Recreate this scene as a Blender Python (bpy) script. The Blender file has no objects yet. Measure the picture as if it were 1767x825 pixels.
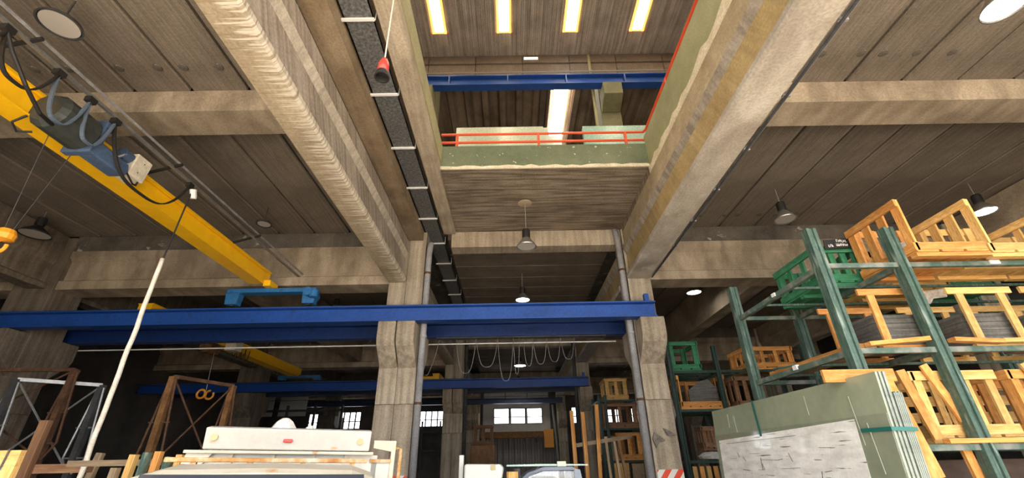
import bpy, bmesh, math, random
from mathutils import Matrix, Vector
random.seed(7)
S = bpy.context.scene
COL = S.collection

# ------------------------------------------------------------------ camera
cam_d = bpy.data.cameras.new('camera'); cam = bpy.data.objects.new('camera', cam_d); COL.objects.link(cam)
cam_d.sensor_fit = 'HORIZONTAL'; cam_d.sensor_width = 36.0; cam_d.lens = 36.0*758.0/1767.0
cam_d.clip_start = 0.05; cam_d.clip_end = 500
_R = ((0.99984923, 0.00293666, -0.01711421), (-0.01657504, 0.45518153, -0.89024437), (0.00517573, 0.89039382, 0.45516158))
right, down, fwd = (Vector(v) for v in _R)
cam.matrix_world = Matrix(((right.x, -down.x, -fwd.x, 0), (right.y, -down.y, -fwd.y, 0), (right.z, -down.z, -fwd.z, 1.75), (0, 0, 0, 1)))
S.camera = cam

# ------------------------------------------------------------------ sky, sun, exposure
W = bpy.data.worlds.new('sky'); S.world = W; W.use_nodes = True
bg = W.node_tree.nodes['Background']; bg.inputs[0].default_value = (0.95, 0.97, 1.0, 1); bg.inputs[1].default_value = 5.0
sun_d = bpy.data.lights.new('sun', 'SUN'); sun_d.energy = 22; sun_d.angle = 0.01; sun_d.color = (1.0, 0.92, 0.80)
sun = bpy.data.objects.new('sun', sun_d); COL.objects.link(sun); sun.rotation_euler = (math.radians(28), math.radians(26), 0)
S.view_settings.view_transform = 'Standard'; S.view_settings.look = 'None'
S.view_settings.gamma = 1; S.view_settings.use_curve_mapping = False
S.view_settings.exposure = 0.3

# ------------------------------------------------------------------ materials
def new_mat(name):
    m = bpy.data.materials.new(name); m.use_nodes = True
    nt = m.node_tree; return m, nt, nt.nodes['Principled BSDF']
def N(nt, t, **kw):
    n = nt.nodes.new(t)
    for k, v in kw.items():
        if k in n.inputs: n.inputs[k].default_value = v
        else: setattr(n, k, v)
    return n
def c4(c): return (c[0], c[1], c[2], 1)
def coords(nt, scale, src='Object', rot=(0, 0, 0)):
    tc = N(nt, 'ShaderNodeTexCoord'); mp = N(nt, 'ShaderNodeMapping'); mp.vector_type = 'TEXTURE'; mp.inputs['Scale'].default_value = tuple(1/v for v in scale); mp.inputs['Rotation'].default_value = rot
    nt.links.new(tc.outputs[src], mp.inputs['Vector']); return mp.outputs['Vector']
def ramp(nt, fac, stops):
    r = N(nt, 'ShaderNodeValToRGB'); e = r.color_ramp.elements
    while len(e) < len(stops): e.new(0.5)
    for el, (p, c) in zip(e, stops): el.position = p; el.color = c4(c)
    nt.links.new(fac, r.inputs['Fac']); return r.outputs['Color']
def mixc(nt, a, b, fac, mode='MIX'):
    m = N(nt, 'ShaderNodeMix', data_type='RGBA', blend_type=mode)
    for s, v in ((m.inputs[6], a), (m.inputs[7], b), (m.inputs[0], fac)):
        if hasattr(v, 'links') or isinstance(v, bpy.types.NodeSocket): nt.links.new(v, s)
        else: s.default_value = v if isinstance(v, float) else c4(v)
    return m.outputs[2]
def surf(name, dark, base, light, scale=1.2, stretch=(1, 1, 1), stripe=None, stripe_amt=0.35, rough=0.85, bump=0.25, fine=30, src='Object', metal=0.0, spec=0.3, rnd=0.0, stain=None, rot=(0, 0, 0), fa=0.5):
    m, nt, p = new_mat(name)
    n1 = N(nt, 'ShaderNodeTexNoise', Scale=scale, Detail=8.0, Roughness=0.65); nt.links.new(coords(nt, stretch, src), n1.inputs['Vector'])
    col = ramp(nt, n1.outputs['Fac'], [(0.3, dark), (0.5, base), (0.72, light)])
    n2 = N(nt, 'ShaderNodeTexNoise', Scale=fine, Detail=4.0); nt.links.new(coords(nt, stretch, src), n2.inputs['Vector'])
    g = ramp(nt, n2.outputs['Fac'], [(0.3, (0.62, 0.62, 0.62)), (0.7, (1.25, 1.25, 1.25))])
    col = mixc(nt, col, g, fa, 'MULTIPLY'); h = n2.outputs['Fac']
    if stripe:
        n3 = N(nt, 'ShaderNodeTexNoise', Scale=1.0, Detail=3.0); nt.links.new(coords(nt, stripe, src, rot), n3.inputs['Vector'])
        s = ramp(nt, n3.outputs['Fac'], [(0.38, (0.45, 0.42, 0.4)), (0.6, (1.2, 1.2, 1.2))])
        col = mixc(nt, col, s, stripe_amt, 'MULTIPLY')
        a = N(nt, 'ShaderNodeMath', operation='ADD'); nt.links.new(h, a.inputs[0]); nt.links.new(n3.outputs['Fac'], a.inputs[1]); h = a.outputs[0]
    if stain:
        sc, lo, hi, c = stain
        n4 = N(nt, 'ShaderNodeTexNoise', Scale=1.0, Detail=6.0); nt.links.new(coords(nt, sc, src), n4.inputs['Vector'])
        f = ramp(nt, n4.outputs['Fac'], [(lo, (0, 0, 0)), (hi, (1, 1, 1))])
        col = mixc(nt, col, c, f)
    if rnd:
        oi = N(nt, 'ShaderNodeObjectInfo'); hs = N(nt, 'ShaderNodeHueSaturation')
        mr = N(nt, 'ShaderNodeMapRange'); mr.inputs[3].default_value = 1-rnd; mr.inputs[4].default_value = 1+rnd
        nt.links.new(oi.outputs['Random'], mr.inputs[0]); nt.links.new(mr.outputs[0], hs.inputs['Value']); nt.links.new(col, hs.inputs['Color']); col = hs.outputs['Color']
    nt.links.new(col, p.inputs['Base Color'])
    p.inputs['Roughness'].default_value = rough; p.inputs['Metallic'].default_value = metal
    p.inputs['Specular IOR Level'].default_value = spec
    if bump:
        b = N(nt, 'ShaderNodeBump', Strength=bump, Distance=0.02); nt.links.new(h, b.inputs['Height']); nt.links.new(b.outputs[0], p.inputs['Normal'])
    return m
def plain(name, c, rough=0.5, metal=0.0, spec=0.4):
    m, nt, p = new_mat(name); p.inputs['Base Color'].default_value = c4(c)
    p.inputs['Roughness'].default_value = rough; p.inputs['Metallic'].default_value = metal; p.inputs['Specular IOR Level'].default_value = spec
    return m
def wornpaint(name, c, worn, lo=0.62, hi=0.70, scale=6, rough=0.45):
    return surf(name, tuple(v*0.8 for v in c), c, tuple(min(1, v*1.15) for v in c), scale=1.5, rough=rough, bump=0.06, fine=18, stain=((scale, scale, scale), lo, hi, worn))
def emit(name, c, s):
    m, nt, p = new_mat(name); p.inputs['Base Color'].default_value = c4(c)
    p.inputs['Emission Color'].default_value = c4(c); p.inputs['Emission Strength'].default_value = s
    return m
def wood(name, dark, base, light, rnd=0.18):
    return surf(name, dark, base, light, scale=2.2, stripe=(5, 9, 9), stripe_amt=0.25, rough=0.7, bump=0.12, fine=14, src='Generated', rnd=rnd)

M = {}
M['beam'] = surf('concrete_light', (0.27, 0.215, 0.155), (0.40, 0.33, 0.245), (0.52, 0.44, 0.34), scale=0.9, stripe=(14, 1.1, 0.8), stripe_amt=0.3)
M['flange'] = surf('concrete_flange', (0.33, 0.285, 0.235), (0.45, 0.40, 0.335), (0.56, 0.51, 0.44), scale=0.9, stripe=(2.5, 1.2, 0.8), stripe_amt=0.3, stain=((2.2, 1.6, 2), 0.56, 0.72, (0.60, 0.56, 0.50)))
M['web_left'] = surf('concrete_web_grey', (0.25, 0.205, 0.165), (0.36, 0.305, 0.25), (0.46, 0.40, 0.34), scale=0.9, stripe=(1, 14, 0.6), stripe_amt=0.5, rot=(0.6, 0, 0))
M['web_right'] = surf('concrete_web_ochre', (0.31, 0.22, 0.10), (0.43, 0.315, 0.15), (0.54, 0.42, 0.23), scale=0.9, stripe=(1, 9, 0.6), stripe_amt=0.25, rot=(-0.5, 0, 0))
M['haunch_light'] = surf('concrete_haunch_pale', (0.38, 0.33, 0.265), (0.52, 0.46, 0.375), (0.62, 0.56, 0.47), scale=1.2, stripe=(2, 9, 1.0), stripe_amt=0.35)
M['slab_tan'] = surf('concrete_tan', (0.33, 0.255, 0.16), (0.45, 0.36, 0.235), (0.55, 0.46, 0.32), scale=1.0, stripe=(2, 3, 1.0), stripe_amt=0.25)
M['flange_top'] = surf('concrete_top_flange', (0.27, 0.225, 0.18), (0.38, 0.33, 0.27), (0.5, 0.44, 0.37), scale=1.2, stripe=(2, 9, 1.0), stripe_amt=0.45)
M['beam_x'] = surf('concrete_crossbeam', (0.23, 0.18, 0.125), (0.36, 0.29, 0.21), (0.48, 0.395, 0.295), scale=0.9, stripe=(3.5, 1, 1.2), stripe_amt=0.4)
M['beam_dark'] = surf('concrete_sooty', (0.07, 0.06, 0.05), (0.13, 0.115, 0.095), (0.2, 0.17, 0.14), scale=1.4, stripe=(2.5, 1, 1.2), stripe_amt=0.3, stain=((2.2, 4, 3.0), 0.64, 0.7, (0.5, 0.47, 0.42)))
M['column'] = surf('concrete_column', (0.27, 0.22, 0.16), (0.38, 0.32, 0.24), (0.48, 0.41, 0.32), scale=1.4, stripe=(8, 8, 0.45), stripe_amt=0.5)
M['column_shaded'] = surf('concrete_column_shaded', (0.13, 0.105, 0.08), (0.19, 0.155, 0.12), (0.25, 0.21, 0.165), scale=1.4, stripe=(8, 8, 0.45), stripe_amt=0.5)  # column concrete darkened, the dimness along the left wall put into the colour
M['soffit'] = surf('concrete_boardmarked', (0.17, 0.135, 0.10), (0.28, 0.225, 0.165), (0.38, 0.31, 0.24), scale=0.8, stripe=(0.9, 13, 1), stripe_amt=0.8, bump=0.8)
M['brown'] = surf('concrete_brown', (0.17, 0.12, 0.075), (0.26, 0.19, 0.12), (0.36, 0.28, 0.19), scale=1.3, stripe=(6, 0.5, 2), stripe_amt=0.3)
M['plank'] = surf('ceiling_plank', (0.155, 0.128, 0.10), (0.225, 0.187, 0.148), (0.29, 0.245, 0.198), scale=0.8, stripe=(55, 0.25, 1), stripe_amt=0.42, bump=0.5, rnd=0.08, stain=((1.5, 0.5, 1), 0.62, 0.8, (0.07, 0.055, 0.045)))
M['plank_x'] = surf('ceiling_plank_crosswise', (0.12, 0.095, 0.07), (0.18, 0.145, 0.11), (0.24, 0.19, 0.15), scale=0.8, stripe=(0.6, 22, 1), stripe_amt=0.3, bump=0.3, rnd=0.08)
M['floor'] = surf('floor_concrete', (0.2, 0.18, 0.15), (0.30, 0.27, 0.23), (0.4, 0.36, 0.31), scale=0.7)
M['yard'] = surf('yard_concrete', (0.42, 0.37, 0.30), (0.52, 0.46, 0.38), (0.6, 0.54, 0.45), scale=0.5)
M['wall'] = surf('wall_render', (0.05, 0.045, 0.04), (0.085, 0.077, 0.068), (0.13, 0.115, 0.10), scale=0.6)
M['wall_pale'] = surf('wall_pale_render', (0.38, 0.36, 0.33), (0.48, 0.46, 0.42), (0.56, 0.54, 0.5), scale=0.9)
M['green_wall'] = surf('green_painted_wall', (0.10, 0.12, 0.075), (0.155, 0.18, 0.115), (0.21, 0.235, 0.155), scale=1.2, fine=45, stain=((9, 3, 12), 0.68, 0.72, (0.55, 0.53, 0.42)))
M['olive_wall'] = surf('olive_painted_wall', (0.27, 0.25, 0.13), (0.36, 0.33, 0.18), (0.44, 0.41, 0.24), scale=1.0, fine=45)
M['plaster'] = surf('rough_plaster', (0.55, 0.47, 0.34), (0.68, 0.60, 0.45), (0.78, 0.7, 0.55), scale=2)
M['olive'] = surf('olive_column', (0.13, 0.125, 0.07), (0.19, 0.18, 0.10), (0.25, 0.235, 0.14), scale=1.5)
M['roof'] = surf('roof_sheet', (0.33, 0.285, 0.24), (0.48, 0.42, 0.36), (0.60, 0.53, 0.46), scale=1, stripe=(9, 0.2, 1), stripe_amt=0.55)
M['roof_dark'] = surf('roof_sheet_dark', (0.17, 0.125, 0.085), (0.26, 0.20, 0.145), (0.36, 0.285, 0.215), scale=1, stripe=(4, 0.15, 1), stripe_amt=0.55)
M['roof_panel'] = surf('roof_beam_panel', (0.17, 0.14, 0.115), (0.24, 0.20, 0.165), (0.3, 0.25, 0.21), scale=1.2)
M['corr'] = surf('wall_sheet', (0.18, 0.165, 0.155), (0.25, 0.23, 0.215), (0.31, 0.29, 0.27), scale=1)
M['blue'] = wornpaint('blue_paint', (0.016, 0.07, 0.30), (0.02, 0.05, 0.16))
M['blue_shaded'] = wornpaint('shaded_blue_paint', (0.012, 0.04, 0.18), (0.01, 0.03, 0.09))  # rail blue with the shade behind the first column row painted in
M['blue_light'] = wornpaint('light_blue_paint', (0.03, 0.15, 0.36), (0.05, 0.09, 0.15))
M['blue_grey'] = wornpaint('blue_grey_paint', (0.07, 0.11, 0.19), (0.04, 0.05, 0.07), rough=0.5)
M['motor'] = wornpaint('dark_green_grey', (0.045, 0.05, 0.045), (0.02, 0.02, 0.02))
M['yellow'] = surf('yellow_paint', (0.86, 0.46, 0.006), (0.92, 0.50, 0.008), (0.96, 0.54, 0.012), scale=1.5, rough=0.4, bump=0.0, fine=6, fa=0.1)
M['orange'] = plain('orange_paint', (0.75, 0.30, 0.02), 0.45)
M['white_box'] = wornpaint('cream_box_paint', (0.72, 0.64, 0.50), (0.45, 0.36, 0.24), lo=0.68, hi=0.75)
M['black'] = plain('black_rubber', (0.018, 0.016, 0.015), 0.6)
M['cable_grey'] = plain('flat_cable_grey', (0.10, 0.13, 0.17), 0.5)
M['rope'] = surf('white_hose', (0.62, 0.55, 0.45), (0.74, 0.67, 0.56), (0.82, 0.76, 0.66), scale=9, fine=60)
M['steel'] = surf('galvanised_steel', (0.2, 0.2, 0.2), (0.28, 0.28, 0.28), (0.36, 0.36, 0.36), scale=3, rough=0.45, metal=0.6, bump=0.05)
M['tray'] = surf('perforated_tray', (0.06, 0.06, 0.06), (0.16, 0.16, 0.16), (0.30, 0.30, 0.30), scale=22, rough=0.5, metal=0.4, fine=70, bump=0.6)
M['bracket'] = plain('white_bracket', (0.75, 0.75, 0.74), 0.4)
M['pvc'] = surf('grey_pipe', (0.20, 0.195, 0.20), (0.28, 0.275, 0.285), (0.36, 0.355, 0.36), scale=2, stripe=(8, 8, 0.8), stripe_amt=0.2, rough=0.5)
M['red'] = plain('red_paint', (0.72, 0.10, 0.035), 0.4)
M['red_lamp'] = plain('red_plastic', (0.55, 0.05, 0.04), 0.3)
M['rack'] = surf('green_rack_paint', (0.042, 0.08, 0.064), (0.066, 0.115, 0.092), (0.105, 0.16, 0.135), scale=3, stripe=(30, 30, 1.2), stripe_amt=0.4, rough=0.5, bump=0.06, stain=((22, 22, 3), 0.60, 0.74, (0.24, 0.29, 0.25)))
M['rack_dark'] = wornpaint('dark_green_rack_paint', (0.022, 0.05, 0.04), (0.06, 0.08, 0.07), scale=12)
M['rack_beam'] = wornpaint('green_beam_worn', (0.075, 0.125, 0.10), (0.21, 0.215, 0.185), lo=0.44, hi=0.66, scale=7)
M['wood'] = wood('pine_wood', (0.42, 0.165, 0.035), (0.62, 0.28, 0.075), (0.74, 0.40, 0.14))
M['wood_pale'] = wood('pale_pine_wood', (0.48, 0.27, 0.08), (0.66, 0.40, 0.135), (0.76, 0.52, 0.23))
M['wood_brown'] = wood('brown_wood', (0.15, 0.075, 0.04), (0.24, 0.125, 0.065), (0.33, 0.19, 0.1))
M['wood_grey'] = wood('weathered_wood', (0.22, 0.15, 0.09), (0.32, 0.23, 0.14), (0.42, 0.31, 0.2))
M['green_crate'] = wood('green_painted_wood', (0.025, 0.13, 0.06), (0.04, 0.20, 0.095), (0.08, 0.29, 0.15), 0.12)
M['rust'] = surf('rusty_steel', (0.05, 0.024, 0.014), (0.09, 0.045, 0.025), (0.15, 0.08, 0.042), scale=6, rough=0.85)
M['rust_orange'] = surf('rusty_orange_steel', (0.10, 0.045, 0.017), (0.17, 0.082, 0.03), (0.25, 0.13, 0.05), scale=6, rough=0.85)
M['glass_face'] = surf('green_glass_face', (0.22, 0.25, 0.17), (0.27, 0.30, 0.21), (0.32, 0.35, 0.255), scale=0.8, rough=0.25, bump=0.0, fine=12, spec=0.5, fa=0.15)
M['glass_edge'] = surf('glass_edge', (0.16, 0.19, 0.15), (0.23, 0.26, 0.21), (0.36, 0.385, 0.33), scale=4, stripe=(90, 2, 0.4), stripe_amt=0.3, rough=0.2, bump=0.0, spec=0.6)
M['spacer'] = surf('white_paper_spacer', (0.80, 0.80, 0.77), (0.92, 0.92, 0.89), (0.95, 0.95, 0.93), scale=3, stripe=(3, 3, 14), stripe_amt=0.22, rough=0.9, bump=0.05, fa=0.2, stain=((2, 2.0, 34), 0.64, 0.70, (0.16, 0.17, 0.15)))
M['strap'] = plain('green_strap', (0.015, 0.13, 0.11), 0.3)
M['dark_board'] = wood('dark_brown_board', (0.045, 0.03, 0.024), (0.075, 0.05, 0.04), (0.11, 0.075, 0.06))
M['grime'] = plain('black_grime', (0.05, 0.055, 0.05), 0.8)
M['smear'] = plain('pale_dried_smear', (0.34, 0.36, 0.28), 0.8)
M['glass_up'] = surf('pale_glass_sheet', (0.42, 0.48, 0.36), (0.52, 0.58, 0.44), (0.6, 0.66, 0.52), scale=0.6, rough=0.2, bump=0, spec=0.6)
M['glass_aqua'] = surf('aqua_glass_sheet', (0.26, 0.44, 0.36), (0.36, 0.55, 0.46), (0.5, 0.66, 0.56), scale=0.8, rough=0.2, bump=0, spec=0.6)
M['glass_dark'] = surf('dark_glass_pack', (0.075, 0.075, 0.07), (0.13, 0.125, 0.112), (0.2, 0.19, 0.17), scale=1.5, stripe=(1, 1, 60), stripe_amt=0.7, rough=0.3, bump=0.1)
M['truck'] = surf('cream_truck_paint', (0.42, 0.36, 0.26), (0.52, 0.47, 0.37), (0.60, 0.56, 0.48), scale=1.5, rough=0.4, bump=0.02, fa=0.12, stain=((5, 5, 5), 0.66, 0.72, (0.42, 0.20, 0.06)))
M['truck_white'] = surf('white_truck_paint', (0.43, 0.40, 0.345), (0.52, 0.50, 0.45), (0.58, 0.56, 0.52), scale=1.2, rough=0.35, bump=0.01, fa=0.1, stain=((4, 4, 9), 0.69, 0.74, (0.5, 0.3, 0.12)))
M['truck_rust'] = surf('rusty_white_bar', (0.30, 0.09, 0.015), (0.48, 0.26, 0.09), (0.60, 0.53, 0.42), scale=5, rough=0.7, bump=0.1)
M['windscreen'] = plain('dark_windscreen', (0.03, 0.035, 0.045), 0.08, spec=0.7)
M['amber'] = plain('amber_lens', (0.42, 0.34, 0.16), 0.3)
M['white_cloth'] = surf('white_cloth', (0.55, 0.52, 0.47), (0.68, 0.66, 0.62), (0.76, 0.74, 0.7), scale=4)
M['rag'] = surf('grey_brown_rag', (0.10, 0.08, 0.07), (0.17, 0.14, 0.12), (0.25, 0.21, 0.18), scale=8)
M['film'] = surf('crumpled_film', (0.3, 0.25, 0.2), (0.5, 0.43, 0.36), (0.68, 0.6, 0.52), scale=14)
M['car_grey'] = plain('blue_grey_car_paint', (0.22, 0.25, 0.31), 0.3)
M['white_machine'] = plain('white_machine_paint', (0.62, 0.62, 0.59), 0.4)
M['tyre'] = plain('tyre', (0.02, 0.02, 0.02), 0.8)
M['hazard_white'] = plain('hazard_white', (0.72, 0.71, 0.66), 0.4)
M['hazard_red'] = plain('hazard_red', (0.74, 0.07, 0.03), 0.4)
M['lamp_black'] = plain('lamp_black', (0.02, 0.02, 0.02), 0.5)
M['lamp_alu'] = plain('lamp_aluminium', (0.55, 0.53, 0.5), 0.35, 0.85)
M['lamp_off'] = plain('lamp_lens', (0.50, 0.46, 0.42), 0.4)
M['lamp_on'] = emit('lamp_lit_lens', (1.0, 0.97, 0.88), 30)
M['skylight'] = emit('skylight_sheet', (1.0, 0.96, 0.88), 20)
M['void_olive'] = surf('void_olive_wall', (0.24, 0.235, 0.12), (0.32, 0.31, 0.17), (0.39, 0.38, 0.22), scale=1.0, fine=45)
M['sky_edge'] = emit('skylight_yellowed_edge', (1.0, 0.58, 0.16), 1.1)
def dirty_sky():
    m, nt, p = new_mat('skylight_dirty_sheet'); p.inputs['Base Color'].default_value = (0.6, 0.5, 0.3, 1)
    n = N(nt, 'ShaderNodeTexNoise', Scale=1.0, Detail=4.0); nt.links.new(coords(nt, (14, 1.5, 1)), n.inputs['Vector'])
    c = ramp(nt, n.outputs['Fac'], [(0.34, (0.35, 0.25, 0.10)), (0.48, (0.95, 0.85, 0.6)), (0.6, (1, 0.97, 0.9))])
    nt.links.new(c, p.inputs['Emission Color']); p.inputs['Emission Strength'].default_value = 14; return m
M['skylight_dirty'] = dirty_sky()
M['tube_on'] = emit('strip_light', (1.0, 0.85, 0.6), 1.2)
M['wire'] = plain('pale_wire', (0.26, 0.25, 0.24), 0.5)
M['dark_steel'] = surf('dark_steel', (0.03, 0.03, 0.032), (0.055, 0.055, 0.058), (0.09, 0.09, 0.09), scale=3, rough=0.6)
M['dark_blue'] = plain('dark_blue_paint', (0.02, 0.035, 0.09), 0.5)
M['ink'] = plain('black_board', (0.015, 0.014, 0.014), 0.6)
M['chalk'] = plain('white_lettering', (0.7, 0.68, 0.66), 0.7)
def pane_mat():
    m, nt, p = new_mat('window_glass'); nt.nodes.remove(p)
    t = N(nt, 'ShaderNodeBsdfTransparent'); g = N(nt, 'ShaderNodeBsdfGlossy', Roughness=0.05); mx = N(nt, 'ShaderNodeMixShader'); mx.inputs[0].default_value = 0.06
    nt.links.new(t.outputs[0], mx.inputs[1]); nt.links.new(g.outputs[0], mx.inputs[2]); nt.links.new(mx.outputs[0], nt.nodes['Material Output'].inputs[0]); return m
M['pane'] = pane_mat()

# ------------------------------------------------------------------ mesh helpers
class MB:
    def __init__(s): s.v = []; s.f = []
    def _add(s, vs, fs):
        o = len(s.v); s.v += [Vector(v) for v in vs]; s.f += [tuple(i+o for i in f) for f in fs]; return s
    def box(s, x0, x1, y0, y1, z0, z1):
        return s._add([(x0,y0,z0),(x1,y0,z0),(x1,y1,z0),(x0,y1,z0),(x0,y0,z1),(x1,y0,z1),(x1,y1,z1),(x0,y1,z1)],
                      [(0,3,2,1),(4,5,6,7),(0,1,5,4),(1,2,6,5),(2,3,7,6),(3,0,4,7)])
    def prism(s, pts, axis, a, b):
        f = {'x': lambda p, t: (t, p[0], p[1]), 'y': lambda p, t: (p[0], t, p[1]), 'z': lambda p, t: (p[0], p[1], t)}[axis]
        n = len(pts)
        return s._add([f(p, a) for p in pts]+[f(p, b) for p in pts],
                      [tuple(range(n))[::-1], tuple(range(n, 2*n))]+[(i, (i+1) % n, n+(i+1) % n, n+i) for i in range(n)])
    def bar(s, p0, p1, w, h, up=(0, 0, 1)):
        p0 = Vector(p0); p1 = Vector(p1); d = (p1-p0).normalized(); u = Vector(up)
        if abs(d.dot(u)) > 0.98: u = Vector((0, 1, 0))
        a = d.cross(u).normalized(); b = a.cross(d)
        vs = [p+a*(sx*w/2)+b*(sy*h/2) for p in (p0, p1) for sx, sy in ((-1,-1),(1,-1),(1,1),(-1,1))]
        return s._add(vs, [(3,2,1,0),(4,5,6,7),(0,1,5,4),(1,2,6,5),(2,3,7,6),(3,0,4,7)])
    def tube(s, pts, r, n=8):
        pts = [Vector(p) for p in pts]; vs = []; fs = []
        prev = None
        for i, p in enumerate(pts):
            d = (pts[min(i+1, len(pts)-1)]-pts[max(i-1, 0)]).normalized()
            if prev is None:
                u = Vector((0, 0, 1)) if abs(d.z) < 0.9 else Vector((1, 0, 0)); a = d.cross(u).normalized()
            else: a = (prev-d*prev.dot(d)).normalized()
            prev = a; b = d.cross(a); rr = r[i] if isinstance(r, (list, tuple)) else r
            vs += [p+(a*math.cos(2*math.pi*k/n)+b*math.sin(2*math.pi*k/n))*rr for k in range(n)]
        for i in range(len(pts)-1):
            fs += [(i*n+k, i*n+(k+1) % n, (i+1)*n+(k+1) % n, (i+1)*n+k) for k in range(n)]
        L = (len(pts)-1)*n
        fs += [tuple(range(n))[::-1], tuple(L+k for k in range(n))]
        return s._add(vs, fs)
    def strip(s, pts, wdir, w, t):
        """flat ribbon cable"""
        pts = [Vector(p) for p in pts]; wd = Vector(wdir).normalized()
        for a, b in zip(pts, pts[1:]):
            s.bar(a, b, t, w, up=wd)
        return s
    def lathe(s, prof, c, n=20):
        c = Vector(c); vs = []; fs = []
        for r, z in prof: vs += [c+Vector((r*math.cos(2*math.pi*k/n), r*math.sin(2*math.pi*k/n), z)) for k in range(n)]
        for i in range(len(prof)-1): fs += [(i*n+k, i*n+(k+1) % n, (i+1)*n+(k+1) % n, (i+1)*n+k) for k in range(n)]
        if prof[0][0] > 1e-4: fs.append(tuple(range(n))[::-1])
        if prof[-1][0] > 1e-4: fs.append(tuple((len(prof)-1)*n+k for k in range(n)))
        return s._add(vs, fs)
    def build(s, name, m, parent=None, smooth=False, bevel=0.0, local=False, solid_normals=True):
        xs = [v.x for v in s.v]; ys = [v.y for v in s.v]; zs = [v.z for v in s.v]
        c = Vector(((min(xs)+max(xs))/2, (min(ys)+max(ys))/2, min(zs)))
        me = bpy.data.meshes.new(name); me.from_pydata([v-c for v in s.v], [], s.f)
        if solid_normals:
            bm = bmesh.new(); bm.from_mesh(me); bmesh.ops.recalc_face_normals(bm, faces=bm.faces); bm.to_mesh(me); bm.free()
        if smooth: me.polygons.foreach_set('use_smooth', [True]*len(me.polygons))
        me.materials.append(M[m])
        o = bpy.data.objects.new(name, me); COL.objects.link(o)
        if parent is not None:
            o.parent = parent; o.location = c if local else c-wloc(parent)
        else: o.location = c
        if bevel:
            b = o.modifiers.new('bevel', 'BEVEL'); b.width = bevel; b.segments = 2; b.limit_method = 'ANGLE'
        if smooth:
            pass
        return o
def wloc(o):
    v = Vector(o.location)
    while o.parent is not None: o = o.parent; v = v+Vector(o.location)
    return v
def tag(o, label=None, cat=None, group=None, kind=None):
    if label: o['label'] = label
    if cat: o['category'] = cat
    if group: o['group'] = group
    if kind: o['kind'] = kind
    return o
def thing(name, label, cat, loc=(0, 0, 0), group=None, rotz=0.0, kind=None):
    o = bpy.data.objects.new(name, None); o.empty_display_size = 0.2; COL.objects.link(o)
    o.location = loc; o.rotation_euler = (0, 0, rotz)
    return tag(o, label, cat, group, kind)
def struct(o, label=None): o['kind'] = 'structure'; o['label'] = label or o.name.replace('_', ' '); o['category'] = 'structure'; return o
def copy_tree(o, loc, label=None, parent=None):
    c = o.copy(); COL.objects.link(c); c.parent = parent
    if loc is not None: c.location = loc
    if label: c['label'] = label
    for ch in list(o.children): copy_tree(ch, None, None, c)
    return c
def sag(p0, p1, drop, n=12):
    p0 = Vector(p0); p1 = Vector(p1)
    return [p0.lerp(p1, t/n)-Vector((0, 0, drop*(1-(2*t/n-1)**2))) for t in range(n+1)]

# ================================================================== STRUCTURE
XL, XR, YF, YB = -16.0, 14.0, -1.0, 31.0     # hall limits
struct(MB().box(XL, XR, YF, YB, -0.2, 0).build('floor', 'floor'), 'grey concrete hall floor below the frame')
struct(MB().box(-45, 45, -50, YF, -0.2, -0.01).build('yard', 'yard'), 'sunlit concrete yard outside the open front')
fw = MB(); OX0, OX1, OZ = -5.8, 9.0, 6.6
fw.box(XL, OX0, YF-0.25, YF, 0, 7.5).box(OX1, XR, YF-0.25, YF, 0, 7.5).box(OX0, OX1, YF-0.25, YF, OZ, 7.5)
struct(fw.build('wall_front', 'wall_pale'), 'front wall with the wide open entrance behind the viewer')
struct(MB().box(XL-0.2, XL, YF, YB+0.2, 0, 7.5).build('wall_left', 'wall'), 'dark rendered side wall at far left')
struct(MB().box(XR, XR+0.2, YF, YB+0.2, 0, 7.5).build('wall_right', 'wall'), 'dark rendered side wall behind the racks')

# back wall with window openings -------------------------------------------------
wins = [(-1.25, 1.95, 4.04, 5.02), (3.86, 5.2, 4.0, 5.02), (5.9, 7.2, 4.0, 5.0), (-6.1, -4.55, 3.95, 4.95), (-12.2, -9.95, 3.9, 4.98), (-13.4, -12.75, 3.9, 4.9), (7.7, 9.0, 4.0, 5.0)]
mb = MB(); xs = XL
zb, zt = 3.9, 5.02
mb.box(XL, XR, YB, YB+0.2, 0, zb); mb.box(XL, XR, YB, YB+0.2, zt, 7.5)
for w in sorted(wins):
    mb.box(xs, w[0], YB, YB+0.2, zb, zt); xs = w[1]
    if w[2] > zb: mb.box(w[0], w[1], YB, YB+0.2, zb, w[2])
    if w[3] < zt: mb.box(w[0], w[1], YB, YB+0.2, w[3], zt)
mb.box(xs, XR, YB, YB+0.2, zb, zt)
bw = struct(mb.build('wall_back', 'wall'), 'dark back wall with a strip of bright windows')
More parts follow.
